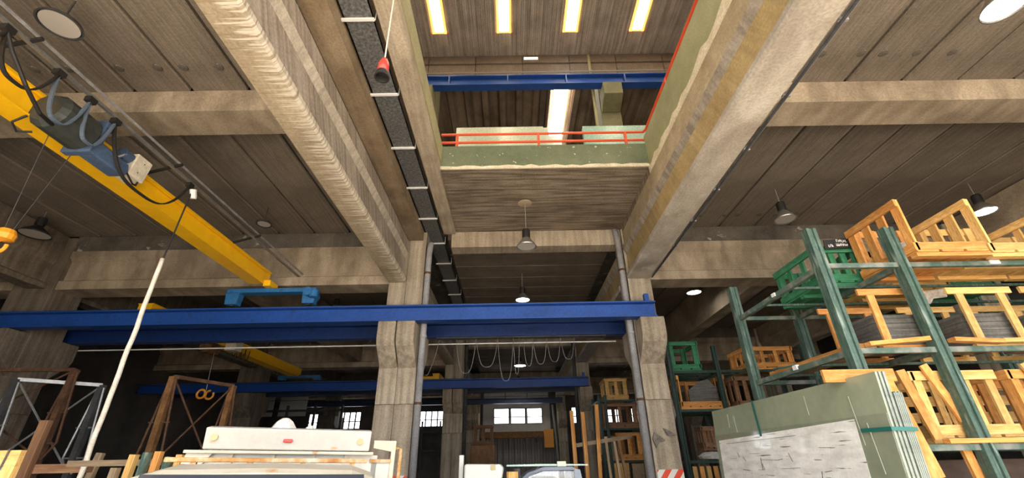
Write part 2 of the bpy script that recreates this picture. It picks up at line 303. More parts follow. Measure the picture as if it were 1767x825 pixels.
for i, w in enumerate(sorted(wins)):
    x0, x1, z0, z1 = w; nx = 3 if i == 3 else (6 if x1-x0 > 2 else 2 if x1-x0 < 1.2 else 4)
    fr = MB(); t = 0.05
    fr.box(x0, x1, YB-0.03, YB+0.1, z0, z0+t).box(x0, x1, YB-0.03, YB+0.1, z1-t, z1)
    fr.box(x0, x0+t, YB-0.03, YB+0.1, z0, z1).box(x1-t, x1, YB-0.03, YB+0.1, z0, z1)
    for k in range(1, nx):
        xm = x0+(x1-x0)*k/nx; tt = 0.09 if i == 3 else 0.035
        fr.box(xm-tt, xm+tt, YB-0.03, YB+0.1, z0, z1)
    zm = z0+(z1-z0)*0.44; fr.box(x0, x1, YB-0.02, YB+0.08, zm-0.025, zm+0.025)
    win = struct(fr.build('window_%d' % (i+1), 'wall_pale' if i == 3 else 'dark_steel'),
                 ['bright window at the far left end of the back wall', 'wide many-paned window seen over the truck', 'broken window beside the second row column', 'three-bay bright window above the orange girder',
                  'bright window just right of the leaning poles', 'bright window seen behind the far crate rack', 'bright window at the right end of the back wall'][i])
    for k in range(nx):
        a = x0+(x1-x0)*k/nx+0.04; b = x0+(x1-x0)*(k+1)/nx-0.04
        for (c, d) in ((z0+t, zm-0.025), (zm+0.025, z1-t)):
            MB().box(a, b, YB+0.04, YB+0.05, c, d).build('pane', 'pane', win)
# pale surround and ribbed cladding around the central window
sur = MB(); sur.box(-1.95, -1.27, YB-0.06, YB-0.005, 3.45, 5.6).box(1.97, 2.45, YB-0.06, YB-0.005, 3.45, 5.6).box(-1.27, 1.97, YB-0.06, YB-0.005, 3.45, 4.02).box(-1.27, 1.97, YB-0.06, YB-0.005, 5.04, 5.6)
struct(sur.build('trim_1', 'wall_pale'), 'pale rendered surround of the three-bay back window')
for k in range(3): struct(MB().box(-1.9+k*1.45, -0.5+k*1.45, YB-0.05, YB-0.01, 5.63, 6.2).build('trim_%d' % (k+2), 'wall_pale'), 'pale wall panel above the back window, number %s from the left' % ('first', 'second', 'third')[k])
cl = thing('sheet_cladding', 'grey ribbed sheet cladding on the back wall under the orange girder', 'cladding', (0.3, YB-0.1, 0), kind='structure')
for k in range(14):
    x = -2.1+k*0.36
    MB().prism([(x, YB-0.02), (x+0.05, YB-0.10), (x+0.19, YB-0.10), (x+0.24, YB-0.02), (x+0.355, YB-0.02), (x+0.355, YB-0.005), (x, YB-0.005)], 'z', 0, 3.25).build('panel', 'corr', cl)

# columns -----------------------------------------------------------------------
def column(x0, x1, y, split, label, top=7.1, m='column'):
    t = thing('concrete_column', label, 'column', ((x0+x1)/2, y+0.4, 0), kind='structure')
    halves = [(x0, (x0+x1)/2-0.003), ((x0+x1)/2+0.003, x1)] if split else [(x0, x1)]
    for a, b in halves:
        MB().box(a, b, y, y+0.8, 0, 2.92).build('shaft', m, t, bevel=0.012)
        MB().box(a, b, y, y+0.8, 2.925, top).build('shaft', m, t, bevel=0.012)
        for s, yy in ((-1, y), (1, y+0.8)):
            MB().prism([(yy-s*0.02, 3.66), (yy+s*0.44, 4.08), (yy+s*0.5, 4.22), (yy+s*0.5, 4.62), (yy-s*0.02, 4.62)], 'x', a+0.01, b-0.01).build('corbel', m, t, bevel=0.02)
    return t
names = {10: 'first', 20: 'second', 30: 'third'}
for y in (10, 20, 30):
    column(-2.96, -2.12, y, True, 'twin concrete column with corbel left of the aisle, %s row' % names[y])
    column(2.86, 3.42, y, False, 'concrete column with corbel right of the aisle, %s row' % names[y])
    column(-12.1, -11.1, y, False, 'concrete column near the left wall, %s row' % names[y], m='column_shaded')
    column(11.2, 11.9, y, False, 'concrete column near the right wall, %s row' % names[y])

# long girders running into the hall ---------------------------------------------
_LP = [(-2.96, 5.72), (-2.56, 5.72), (-2.53, 5.79), (-2.61, 6.33), (-2.55, 6.50), (-2.55, 6.80), (-2.97, 6.80), (-2.97, 6.5), (-2.91, 6.33), (-2.99, 5.79)]
_RP = [(2.87, 5.72), (3.37, 5.72), (3.41, 5.79), (3.34, 6.33), (3.40, 6.50), (3.40, 6.66), (2.84, 6.66), (2.84, 6.48), (2.91, 6.32), (2.84, 5.79)]
def girder(lab, x0, x1, y0, y1, sgn, mats, ztop):
    """flanged girder: bottom flange, recessed web, splayed top flange; sgn unused for symmetric section"""
    t = thing('concrete_girder', lab, 'girder', ((x0+x1)/2, (y0+y1)/2, 5.72), kind='structure')
    MB().prism([(x0, 5.72), (x1, 5.72), (x1+0.03, 5.76), (x1+0.03, 5.83), (x1, 5.86), (x0, 5.86), (x0-0.03, 5.83), (x0-0.03, 5.76)], 'y', y0, y1).build('bottom_flange', mats[0], t)
    MB().box(x0+0.05, x1-0.05, y0, y1, 5.86, 6.36).build('web', mats[1], t)
    MB().prism([(x0+0.05, 6.36), (x1-0.05, 6.36), (x1+0.015, 6.50), (x0-0.015, 6.50)], 'y', y0, y1).build('haunch', mats[2], t)
    MB().box(x0-0.015, x1+0.015, y0, y1, 6.501, ztop).build('top_flange', mats[3], t)
def girders():
    for k, (a, b, nm) in enumerate(((YF, 9.985, 'first'), (10.815, 19.985, 'second'), (20.815, 29.985, 'third'))):
        girder('flanged concrete girder left of the aisle in the %s bay' % nm, -2.96, -2.57, a, b, 1, ('beam_stained', 'web_left', 'haunch_light', 'web_left'), 6.80)
        girder('flanged concrete girder right of the aisle in the %s bay' % nm, 2.87, 3.37, a, b, 1, ('flange', 'web_right', 'flange_top', 'slab_tan'), 6.63)
        girder('concrete girder near the left wall in the %s bay' % nm, -11.7, -11.3, a, b, 1, ('column_shaded', 'column_shaded', 'column_shaded', 'column_shaded'), 7.12)
        girder('concrete girder near the right wall in the %s bay' % nm, 11.3, 11.7, a, b, 1, ('beam_x', 'beam_x', 'beam_x', 'beam_x'), 7.12)
def stained_beam():
    m = surf('concrete_streaked', (0.29, 0.225, 0.15), (0.40, 0.32, 0.22), (0.49, 0.41, 0.30), scale=0.9, stripe=(10, 1.1, 0.8), stripe_amt=0.2)
    nt = m.node_tree; p = nt.nodes['Principled BSDF']; old = p.inputs['Base Color'].links[0].from_socket
    n = N(nt, 'ShaderNodeTexNoise', Scale=1.0, Detail=5.0, Roughness=0.6, Distortion=0.4); nt.links.new(coords(nt, (1.3, 22, 1.3)), n.inputs['Vector'])
    tc = N(nt, 'ShaderNodeTexCoord'); sx = N(nt, 'ShaderNodeSeparateXYZ'); nt.links.new(tc.outputs['Object'], sx.inputs[0])
    ma = N(nt, 'ShaderNodeMath', operation='MULTIPLY_ADD'); ma.inputs[1].default_value = 0.55; nt.links.new(sx.outputs[0], ma.inputs[0]); nt.links.new(n.outputs['Fac'], ma.inputs[2])
    f = ramp(nt, ma.outputs[0], [(0.535, (0, 0, 0)), (0.62, (1, 1, 1))])
    n2 = N(nt, 'ShaderNodeTexNoise', Scale=1.0, Detail=5.0); nt.links.new(coords(nt, (1.2, 24, 1.2)), n2.inputs['Vector'])
    f2 = ramp(nt, n2.outputs['Fac'], [(0.54, (0, 0, 0)), (0.62, (1, 1, 1))])
    c = mixc(nt, old, (0.64, 0.57, 0.47), f); c = mixc(nt, c, (0.22, 0.17, 0.11), mixc(nt, (0, 0, 0), f2, 0.55))
    nt.links.new(c, p.inputs['Base Color']); return m
M['beam_stained'] = stained_beam()
girders()
g = struct(MB().box(6.5, 6.95, 10.7, 19.9, 5.9, 7.1).build('concrete_girder', 'beam_x'), 'secondary concrete girder right of the aisle in the second bay')
g = struct(MB().box(-7.2, -6.75, 10.7, 19.9, 5.9, 7.1).build('concrete_girder', 'beam_x'), 'secondary concrete girder left of the aisle in the second bay')

# slab edge, tray recess and void edges -------------------------------------------
struct(MB().box(-2.57, -2.2, YF, 9.98, 6.85, 7.36).build('slab_edge', 'brown'), 'brown slab edge between the left girder and the cable tray')
struct(MB().box(-2.2, -1.68, YF, 10.0, 7.27, 7.36).build('slab_recess', 'brown'), 'recessed slab above the cable tray')
struct(MB().box(-1.7, -1.4, YF, 10.08, 7.07, 7.74).build('void_edge_beam', 'beam'), 'concrete edge beam left of the ceiling void')
struct(MB().box(-1.4, -1.385, YF, 7.38, 7.27, 7.74).build('trim_5', 'olive_wall'), 'olive painted band on the left side of the void')
struct(MB().box(2.9, 3.3, YF, 10.0, 6.69, 7.0).build('slab_edge', 'slab_tan'), 'slab edge resting on the right girder')
# right void wall: rough plaster strip with an uneven upper outline under the green paint
pl = MB(); pts = [(YF, 6.98)]
yy = YF
low = [(YF, 6.99), (7.40, 7.02)]
up = []
yy = 7.40
while yy > YF: up.append((yy, 7.15+random.uniform(-0.05, 0.09)*(1 if yy > 2 else 0.5))); yy -= 0.22
up.append((YF, 7.2))
struct(MB().prism([(YF, 6.985), (7.385, 6.985)]+up, 'x', 2.885, 2.91).build('trim_6', 'plaster'), 'rough pale plaster strip along the right side of the void')
struct(MB().box(2.9, 3.3, 7.385, 10.1, 7.0, 7.5).build('slab_edge', 'soffit'), 'slab side above the right girder beyond the void')
struct(MB().box(2.9, 3.3, YF, 7.385, 7.0, 7.92).build('void_wall', 'void_olive'), 'olive green painted wall on the right side of the void')
# far end of the void
struct(MB().box(-1.4, 2.9, 7.385, 10.1, 7.15, 7.40).build('slab_soffit', 'soffit'), 'board-marked concrete soffit at the far end of the void')
struct(MB().box(-1.4, 2.9, 7.36, 7.62, 7.19, 7.73).build('void_fascia', 'green_wall'), 'dark green painted fascia at the far end of the void')
rp = [(-1.4, 7.14)]; x = -1.4
while x <= 2.9: rp.append((x, 7.20+random.uniform(-0.02, 0.035))); x += 0.17
rp += [(2.9, 7.2), (2.9, 7.14)]
struct(MB().prism(rp, 'y', 7.35, 7.385).build('trim_7', 'plaster'), 'chipped pale plaster edge under the green fascia')
struct(MB().box(-1.5, 2.86, 10.1, 10.5, 6.70, 7.14).build('concrete_crossbeam', 'beam'), 'concrete crossbeam over the aisle behind the black pendant lamp')

# crossbeams ----------------------------------------------------------------------
def crossbeam(x0, x1, y, lab, m='beam_x', dark=True):
    struct(MB().prism([(y, 6.74), (y, 6.58), (y+0.1, 6.48), (y+0.1, 5.98), (y, 5.93), (y, 5.71), (y+0.6, 5.71), (y+0.6, 6.74)], 'x', x0, x1).build('concrete_crossbeam', m), lab)
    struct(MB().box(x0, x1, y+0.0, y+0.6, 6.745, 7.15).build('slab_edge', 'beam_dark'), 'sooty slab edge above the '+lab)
for y, nm in ((10.05, 'first'), (20.05, 'second'), (30.0, 'third')):
    crossbeam(-11.1, -2.97, y, 'concrete crossbeam of the left aisle, %s row' % nm)
    crossbeam(3.42, 11.2, y, 'concrete crossbeam of the right aisle, %s row' % nm)
    crossbeam(XL, -12.1, y, 'concrete crossbeam by the left wall, %s row' % nm)
    crossbeam(11.9, XR, y, 'concrete crossbeam by the right wall, %s row' % nm)
for y, nm in ((20.1, 'second'), (30.0, 'third')):
    struct(MB().box(-2.1, 2.86, y, y+0.4, 6.5, 7.14).build('concrete_crossbeam', 'beam_x'), 'concrete crossbeam over the aisle, %s row' % nm)
for x0, x1, nm in ((-11.3, -2.98, 'left aisle'), (3.41, 11.1, 'right aisle'), (XL, -11.75, 'left wall strip'), (11.65, XR, 'right wall strip')):
    struct(MB().prism([(5.17, 7.15), (5.22, 6.77), (5.78, 6.77), (5.83, 7.15)], 'x', x0, x1).build('concrete_rib', 'beam_x'), 'shallow concrete rib across the ceiling of the '+nm)

# ceilings with separate planks -----------------------------------------------------
def plank_mesh(w, l, m, axis='y'):
    mb = MB()
    c = 0.02
    if axis == 'y': mb.prism([(-w/2+c, 0), (w/2-c, 0), (w/2, c), (w/2, 0.2), (-w/2, 0.2), (-w/2, c)], 'y', -l/2, l/2)
    else: mb.prism([(-w/2+c, 0), (w/2-c, 0), (w/2, c), (w/2, 0.2), (-w/2, 0.2), (-w/2, c)], 'x', -l/2, l/2)
    o = mb.build('plank', m); me = o.data; bpy.data.objects.remove(o); return me
def planks(par, me, positions):
    for p in positions:
        o = bpy.data.objects.new('plank', me); COL.objects.link(o); o.parent = par; o.location = Vector(p)-wloc(par)
PW = 0.918
ceil_l = struct(MB().box(XL, -2.5, YF, 10.6, 7.37, 7.5).build('ceiling_left', 'beam_dark'), 'plank ceiling of the left aisle above the yellow crane')
ceil_r = struct(MB().box(3.0, XR, YF, 10.6, 7.37, 7.5).build('ceiling_right', 'beam_dark'), 'plank ceiling of the right aisle above the racks')
for a, b in ((YF, 5.18), (5.82, 10.05)):
    me = plank_mesh(PW-0.05, b-a, 'plank')
    planks(ceil_l, me, [(-3.68-PW*k, (a+b)/2, 7.15+random.uniform(-0.008, 0.008)) for k in range(14)])
    planks(ceil_r, me, [(4.08+PW*k, (a+b)/2, 7.15+random.uniform(-0.008, 0.008)) for k in range(11)])
def plug(par, x, y):
    MB().lathe([(0.0, 0), (0.06, 0.0), (0.065, 0.006), (0.065, 0.03)], (x, y, 7.136), 12).build('plug', 'beam_dark', par)
for x in (-5.84, -5.26, -4.87, -4.34, -6.6, -7.1): plug(ceil_l, x, 4.7)
for x in (4.73, 5.33, 5.66, 6.17, 6.7): plug(ceil_r, x, 4.62)
for x in (4.72, 5.35, 5.66, 6.2, 6.6, 7.1): plug(ceil_r, x, 9.45)
ceil_c = struct(MB().box(XL, XR, 10.6, YB, 7.37, 7.5).build('ceiling_back', 'beam_dark'), 'dark plank ceiling of the rear bays')
me = plank_mesh(PW-0.02, 4.5, 'plank_x', 'x')
planks(ceil_c, me, [(0.58, 11.0+PW*k, 7.15) for k in range(10)])
for y0 in (10.65, 20.65):
    me = plank_mesh(PW-0.025, 9.3, 'plank')
    planks(ceil_c, me, [(-3.68-PW*k, y0+4.7, 7.15) for k in range(13)]+[(4.08+PW*k, y0+4.7, 7.15) for k in range(10)])
planks(ceil_c, plank_mesh(PW-0.02, 4.9, 'plank_x', 'x'), [(0.36, 21.1+PW*k, 7.15) for k in range(10)])

# ================================================================== UPPER HALL seen through the void
struct(MB().box(XL, -1.7, YF, 10.6, 7.5, 7.56).build('upper_floor_left', 'floor'), 'upper hall floor left of the void')
struct(MB().box(3.3, XR, YF, 10.6, 7.5, 7.56).build('upper_floor_right', 'floor'), 'upper hall floor right of the void')
struct(MB().box(XL, XR, 10.6, 26, 7.5, 7.56).build('upper_floor_back', 'floor'), 'upper hall floor beyond the void')
struct(MB().box(XL-0.2, XL, YF, 26, 7.5, 14.5).build('upper_wall_left', 'wall'), 'upper hall left wall out of view')
struct(MB().box(XR, XR+0.2, YF, 26, 7.5, 14.5).build('upper_wall_right', 'wall'), 'upper hall right wall out of view')
struct(MB().box(XL, XR, YF-0.25, YF, 7.51, 14.5).build('upper_wall_front', 'wall'), 'upper hall front wall over the open entrance')
struct(MB().box(XL, XR, 26, 26.2, 7.5, 14.5).build('upper_wall_back', 'wall'), 'upper hall back wall')
def corrugated(x0, x1, y0, y1, z, pitch, depth, name, m, lab):
    pts = []; x = x0
    while x < x1-1e-6:
        e = min(pitch, x1-x)
        for fx, dz in ((0, depth), (0.22, depth), (0.34, 0), (0.66, 0), (0.78, depth)): pts.append((x+fx*e, z+dz))
        x += pitch
    pts.append((x1, z+depth))
    top = [(x1, z+depth+0.03), (x0, z+depth+0.03)]
    mb = MB(); n = len(pts)
    vs = [(p[0], y0, p[1]) for p in pts]+[(p[0], y1, p[1]) for p in pts]
    mb._add(vs, [(i, i+1, n+i+1, n+i) for i in range(n-1)])
    mb.box(x0, x1, y0, y1, z+depth+0.02, z+depth+0.08)
    o = mb.build(name, m, solid_normals=False); return struct(o, lab)
sk = [(-2.25, -1.82), (-0.29, 0.15), (1.72, 2.18), (3.76, 4.20), (-4.25, -3.8), (5.75, 6.2), (-6.25, -5.8), (7.75, 8.2)]
ys0, ys1 = 2.5, 9.08
edges = sorted(sk); prev = XL
for i, (a, b) in enumerate(edges+[(XR, XR)]):
    corrugated(prev, a, YF, 10.0, 13.5, 0.13, 0.035, 'ceiling_roof', 'roof', 'fine ribbed roof sheet before the roof beam, strip %s from the left' % ('first', 'second', 'third', 'fourth', 'fifth', 'sixth', 'seventh', 'eighth', 'ninth')[i])
    prev = b
posn = ['second one out of view on the left', 'out of view on the left', 'leftmost in view', 'second from the left in view', 'third from the left, the brightest', 'rightmost in view', 'out of view on the right', 'second one out of view on the right']
for i, (a, b) in enumerate(edges):
    t = thing('skylight', 'glowing translucent roof skylight strip, '+posn[i], 'skylight', ((a+b)/2, ys1, 13.5), 'roof skylights', kind='structure')
    MB().box(a+0.035, b-0.035, ys0, ys1-0.05, 13.52, 13.53).build('pane', 'skylight' if i == 4 else 'skylight_dirty', t)
    f = MB(); f.box(a, a+0.07, ys0, ys1, 13.46, 13.56).box(b-0.07, b, ys0, ys1, 13.46, 13.56).box(a, b, ys1-0.05, ys1, 13.46, 13.56).box(a, b, ys0-0.05, ys0, 13.46, 13.56)
    f.build('frame', 'sky_edge', t)
    struct(MB().box(a, b, ys1, 10.0, 13.5, 13.56).build('roof_patch', 'roof'), 'plain roof strip past the skylight that is '+posn[i])
    struct(MB().box(a, b, YF, ys0-0.05, 13.5, 13.56).build('roof_patch', 'roof'), 'plain roof strip before the skylight that is '+posn[i])
corrugated(XL, 1.62, 10.0, 26, 13.5, 0.62, 0.16, 'ceiling_roof', 'roof_dark', 'deep ribbed dark roof sheet behind the upper blue rail, left part')
corrugated(2.2, XR, 10.0, 26, 13.5, 0.62, 0.16, 'ceiling_roof', 'roof_dark', 'deep ribbed dark roof sheet behind the upper blue rail, right part')
t = thing('skylight', 'bright skylight strip seen below the upper blue rail', 'skylight', (1.91, 13, 13.5), 'roof skylights', kind='structure')
MB().box(1.65, 2.17, 10.6, 17, 13.55, 13.56).build('pane', 'skylight', t)
f = MB(); f.box(1.62, 1.65, 10.6, 17, 13.48, 13.6).box(2.17, 2.2, 10.6, 17, 13.48, 13.6); f.build('frame', 'sky_edge', t)
struct(MB().box(1.62, 2.2, 17, 26, 13.5, 13.6).build('roof_patch', 'roof_dark'), 'dark roof strip beyond the rear skylight')
struct(MB().box(1.62, 2.2, 10.0, 10.6, 13.5, 13.6).build('roof_patch', 'roof_dark'), 'dark roof strip before the rear skylight')
rb = thing('roof_beam', 'panelled brown roof beam above the upper blue rail', 'beam', (0.5, 10.1, 12.62), kind='structure')
x = XL
while x < XR-0.1:
    MB().box(x+0.012, x+1.5-0.012, 9.98, 10.2, 12.62, 13.12).build('panel', 'roof_panel', rb); MB().box(x+0.012, x+1.5-0.012, 9.95, 10.2, 13.16, 13.5).build('panel', 'roof_panel', rb); x += 1.5
MB().box(XL, XR, 10.04, 10.18, 12.62, 13.5).build('core', 'wall', rb)
struct(MB().box(0.55, 1.0, 9.9, 9.95, 13.30, 13.36).build('trim_8', 'tube_on'), 'small lit strip on the roof beam')
for x0, x1, nm in ((-2.95, -2.18, 'left'), (2.8, 3.4, 'right')):
    t = thing('upper_column', 'olive painted upper hall column on the %s with a corbel' % nm, 'column', ((x0+x1)/2, 10.3, 7.56), kind='structure')
    MB().box(x0, x1, 10.0, 10.6, 7.56, 12.62).build('shaft', 'olive', t, bevel=0.02)
    MB().prism([(9.99, 11.05), (9.45, 11.3), (9.45, 11.75), (9.99, 11.75)], 'x', x0+0.02, x1-0.02).build('corbel', 'olive', t, bevel=0.02)
def i_rail(name, lab, x0, x1, y, z0, z1, m='blue', fl=0.26, stops=()):
    t = thing(name, lab, 'crane rail', ((x0+x1)/2, y, z0))
    MB().prism([(y-fl/2, z0), (y+fl/2, z0), (y+fl/2, z0+0.03), (y+0.02, z0+0.045), (y+0.02, z1-0.045), (y+fl/2, z1-0.03), (y+fl/2, z1), (y-fl/2, z1), (y-fl/2, z1-0.03), (y-0.02, z1-0.045), (y-0.02, z0+0.045), (y-fl/2, z0+0.03)], 'x', x0, x1).build('beam', m, t)
    MB().box(x0, x1, y-0.025, y+0.025, z1, z1+0.04).build('track_bar', 'dark_steel', t)
    for sx in stops: MB().box(sx-0.05, sx+0.05, y-0.06, y+0.06, z1, z1+0.2).build('end_stop', m, t)
    return t
ur = i_rail('upper_crane_rail', 'blue crane rail high under the roof of the upper hall', -9, 9, 9.62, 11.76, 12.14, 'blue')
for k in range(9): MB().box(-7+k*1.75, -6.96+k*1.75, 9.49, 9.62, 11.79, 12.11).build('stiffener', 'blue', ur)
MB().tube([(-9, 9.5, 12.24), (9, 9.5, 12.24)], 0.02).build('conductor', 'wire', ur)
MB().tube([(2.62, 9.9, 7.57), (2.62, 9.9, 13.4)], 0.05).build('pipe', 'olive_wall')
tag(bpy.data.objects['pipe'], 'pale vertical pipe beside the right upper column', 'pipe'); bpy.data.objects['pipe'].name = 'upper_downpipe'
# red guard rail
gr = thing('guard_rail', 'red tubular guard rail round the ceiling void', 'railing', (0.8, 7.5, 7.73))
for z in (8.16, 7.94): MB().tube([(-1.45, 7.5, z), (2.95, 7.5, z)], 0.028).build('bar', 'red', gr)
for x in (-1.1, 0.66, 2.55): MB().box(x-0.025, x+0.025, 7.48, 7.52, 7.72, 8.16).build('post', 'red', gr)
MB().tube([(2.95, 7.5, 8.16), (2.99, 7.42, 8.16), (2.99, YF+0.2, 8.16)], 0.03).build('bar', 'red', gr)
MB().tube([(2.99, 7.42, 7.99), (2.99, YF+0.2, 7.99)], 0.025).build('bar', 'red', gr)
for y in (6.0, 4.2, 2.4, 0.6): MB().box(2.965, 3.015, y-0.025, y+0.025, 7.9, 8.18).build('post', 'red', gr)
def upper_pack(lab, x0, x1, z1, n, m, y=8.5):
    t = thing('glass_stack', lab, 'glass', ((x0+x1)/2, y+0.1, 7.565))
    for k in range(n):
        MB().prism([(y+0.03*k-0.12, 7.565), (y+0.03*k-0.098, 7.565), (y+0.03*k+0.022, z1-0.012*(k % 3)), (y+0.03*k, z1-0.012*(k % 3))], 'x', x0+0.15*(k % 2), x1-0.12*((k+1) % 2)).build('sheet', m, t)
upper_pack('long stack of pale yellowish glass sheets behind the red rail', -1.28, 1.0, 9.24, 5, 'glass_up')
upper_pack('short pale glass sheet end beside the bright rear skylight', 0.9, 1.35, 9.15, 2, 'glass_up', 8.75)
upper_pack('stack of aqua glass sheets behind the red rail, right', 1.86, 3.6, 9.23, 5, 'glass_aqua')
struct(MB().box(-1.4, 2.9, 7.63, 10.6, 7.41, 7.56).build('upper_floor_edge', 'floor'), 'upper floor strip under the stacked glass')

# ================================================================== RAILS AND CRANES
i_rail('crane_rail', 'bright blue crane rail across the first column row, front side', XL, 3.28, 9.66, 4.63, 4.99, stops=(3.12,))
i_rail('crane_rail', 'blue crane rail just behind the first column row', XL, 2.95, 11.12, 4.63, 4.99, 'blue_shaded')
i_rail('crane_rail', 'blue crane rail across the second column row, front side', XL, 3.28, 19.66, 4.65, 5.02, stops=(3.1,))
i_rail('crane_rail', 'blue crane rail just behind the second column row', XL, 2.95, 21.1, 4.65, 5.0, 'dark_blue')
i_rail('crane_rail', 'dark blue crane rail in front of the back wall', XL, 3.2, 29.66, 5.15, 5.45, 'dark_blue')
tag(MB().tube([(-12, 11.32, 4.52), (2.7, 11.32, 4.52)], 0.016).build('conductor_line', 'bracket'), 'thin white conductor line under the rear blue rail', 'cable')
tag(MB().tube([(-12, 21.3, 4.5), (2.7, 21.3, 4.5)], 0.012).build('conductor_line', 'dark_steel'), 'thin dark conductor line under the second row rail', 'cable')

def crane(name, lab, xa, xb, y0, y1, z0, z1, rail_y, rail_top, m='yellow', cx=None):
    t = thing(name, lab, 'overhead crane', ((xa+xb)/2, (y0+y1)/2, z0))
    g = MB(); g.box(xa+0.03, xb-0.03, y0, y1-0.25, z0+0.02, z1-0.02); g.prism([(y1-0.25, z0+0.02), (y1, z0+0.12), (y1, z1-0.02), (y1-0.25, z1-0.02)], 'x', xa+0.03, xb-0.03)
    g.build('girder', m, t)
    MB().box(xa, xb, y0, y1-0.25, z0, z0+0.02).build('flange', m, t)
    MB().box(xa, xb, y0, y1, z1-0.02, z1).build('flange', m, t)
    return t
def end_carriage(t, xc, half, y, rt, top, m):
    MB().box(xc-half, xc+half, y-0.11, y+0.11, top-0.10, top).build('end_carriage', m, t, bevel=0.01)
    for s in (-1, 1):
        x = xc+s*(half-0.14)
        MB().prism([(x-0.16, top-0.10), (x+0.16, top-0.10), (x+0.13, rt+0.06), (x-0.13, rt+0.06)], 'y', y-0.10, y+0.10).build('wheel_box', m, t, bevel=0.01)
        MB().tube([(x, y-0.05, rt+0.11), (x, y+0.05, rt+0.11)], 0.07, 14).build('wheel', 'dark_steel', t)
c1 = crane('overhead_crane', 'yellow overhead crane girder with blue end carriage at upper left', -5.96, -5.64, -0.6, 9.62, 5.50, 5.86, 9.66, 5.03)
end_carriage(c1, -5.52, 1.02, 9.66, 5.03, 5.46, 'blue_light')
mo = MB(); mo.tube([(-4.62, 9.42, 5.33), (-4.62, 9.9, 5.33)], 0.1, 14); mo.tube([(-4.5, 9.5, 5.2), (-4.5, 9.5, 5.36)], 0.09, 14); mo.build('travel_motor', 'blue_light', c1)
MB().box(-5.66, -5.5, 9.4, 9.75, 5.46, 5.60).build('end_bracket', 'yellow', c1)
MB().box(-5.645, -5.60, -0.6, 9.3, 5.79, 5.82).build('web_strip', 'yellow', c1)
# festoon track carried beside the girder
ft = thing('festoon_track', 'grey cable festoon track hung beside the yellow girder', 'cable track', (-5.25, 4.8, 5.95))
MB().box(-5.27, -5.23, -0.6, 10.2, 5.95, 5.99).build('rail', 'steel', ft)
MB().box(-5.185, -5.16, -0.6, 10.2, 6.03, 6.055).build('guide_bar', 'pvc', ft)
for y in (0.6, 3.3, 5.6, 8.0): MB().bar((-5.66, y, 5.86), (-5.12, y, 6.02), 0.035, 0.035).build('arm', 'black', ft)
for y in (3.1, 3.69, 4.12, 4.51, 6.02):
    MB().box(-5.29, -5.21, y-0.05, y+0.05, 5.88, 5.95).build('trolley', 'black', ft)
MB().tube([(-5.2, 6.06, 5.86), (-5.2, 6.12, 5.72)], 0.05, 10).build('clamp', 'bracket', ft)
def cable(lab, pts, w=0.045, t=0.018, m='black', wd=(1, 0, 0), name='festoon_cable'):
    return tag(MB().strip(pts, wd, w, t).build(name, m), lab, 'cable')
def loop(p0, p1, drop, n=14, lean=0.0):
    p0 = Vector(p0); p1 = Vector(p1); out = []
    for i in range(n+1):
        t = i/n; u = 2*t-1; s = 1-abs(u)**3.2
        out.append(p0.lerp(p1, t)-Vector((0, 0, drop*s)))
    return out
cable('black festoon cable loop nearest the left frame edge', loop((-5.25, 2.35, 5.88), (-5.25, 3.1, 5.88), 0.5))
cable('black festoon cable loop, second along the track', loop((-5.25, 3.1, 5.88), (-5.25, 3.69, 5.88), 0.42), m='black')
cable('grey-blue flat cable loop, third along the track', loop((-5.25, 3.69, 5.88), (-5.25, 4.12, 5.88), 0.50), m='cable_grey')
cable('grey-blue flat cable loop just above the hoist', loop((-5.25, 4.12, 5.88), (-5.25, 4.51, 5.88), 0.48), m='cable_grey')
cable('long black cable loop hanging past the cream control box', loop((-5.25, 4.51, 5.88), (-5.25, 6.02, 5.88), 0.62, 22))
tag(MB().tube([(-5.25, 3.1, 5.9), (-5.2, 3.2, 5.7), (-5.2, 3.45, 5.48), (-5.28, 3.75, 5.36), (-5.4, 4.0, 5.42)], 0.022).build('supply_cable', 'black'), 'thick black supply cable dropping from the track to the hoist', 'cable')
# hoist
h = thing('hoist', 'blue-grey electric hoist with cream control box on the yellow girder', 'hoist', (-5.45, 4.5, 5.3))
MB().tube([(-5.50, 3.93, 5.63), (-5.50, 4.0, 5.63), (-5.50, 4.42, 5.63), (-5.50, 4.47, 5.63)], [0.19, 0.245, 0.245, 0.2], 16).build('motor', 'motor', h)
MB().prism([(4.42, 5.36), (4.52, 5.36), (4.58, 5.92), (4.48, 5.92)], 'x', -5.68, -5.30).build('side_plate', 'blue_grey', h, bevel=0.015)
MB().prism([(4.5, 5.36), (4.98, 5.36), (5.02, 5.46), (4.98, 5.56), (4.5, 5.58)], 'x', -5.52, -5.30).build('gearbox', 'blue_grey', h, bevel=0.02)
MB().box(-5.62, -5.34, 4.5, 4.62, 5.8, 5.92).build('tie_plate', 'blue_grey', h, bevel=0.01)
MB().tube([(-5.62, 4.55, 5.62), (-5.62, 5.0, 5.62)], 0.13, 14).build('drum', 'motor', h)
MB().tube([(-5.45, 4.93, 5.74), (-5.45, 5.1, 5.74)], 0.09, 12).build('travel_motor', 'blue_grey', h)
MB().tube([(-5.5, 4.85, 5.55), (-5.38, 4.95, 5.72)], 0.02).build('rod', 'steel', h)
cb = MB().prism([(5.05, 5.47), (5.32, 5.47), (5.36, 5.84), (5.09, 5.84)], 'x', -5.60, -5.34).build('control_box', 'white_box', h, bevel=0.012)
MB().box(-5.338, -5.334, 5.17, 5.185, 5.56, 5.575).build('screw', 'black', cb); MB().box(-5.338, -5.334, 5.22, 5.235, 5.74, 5.755).build('screw', 'black', cb)
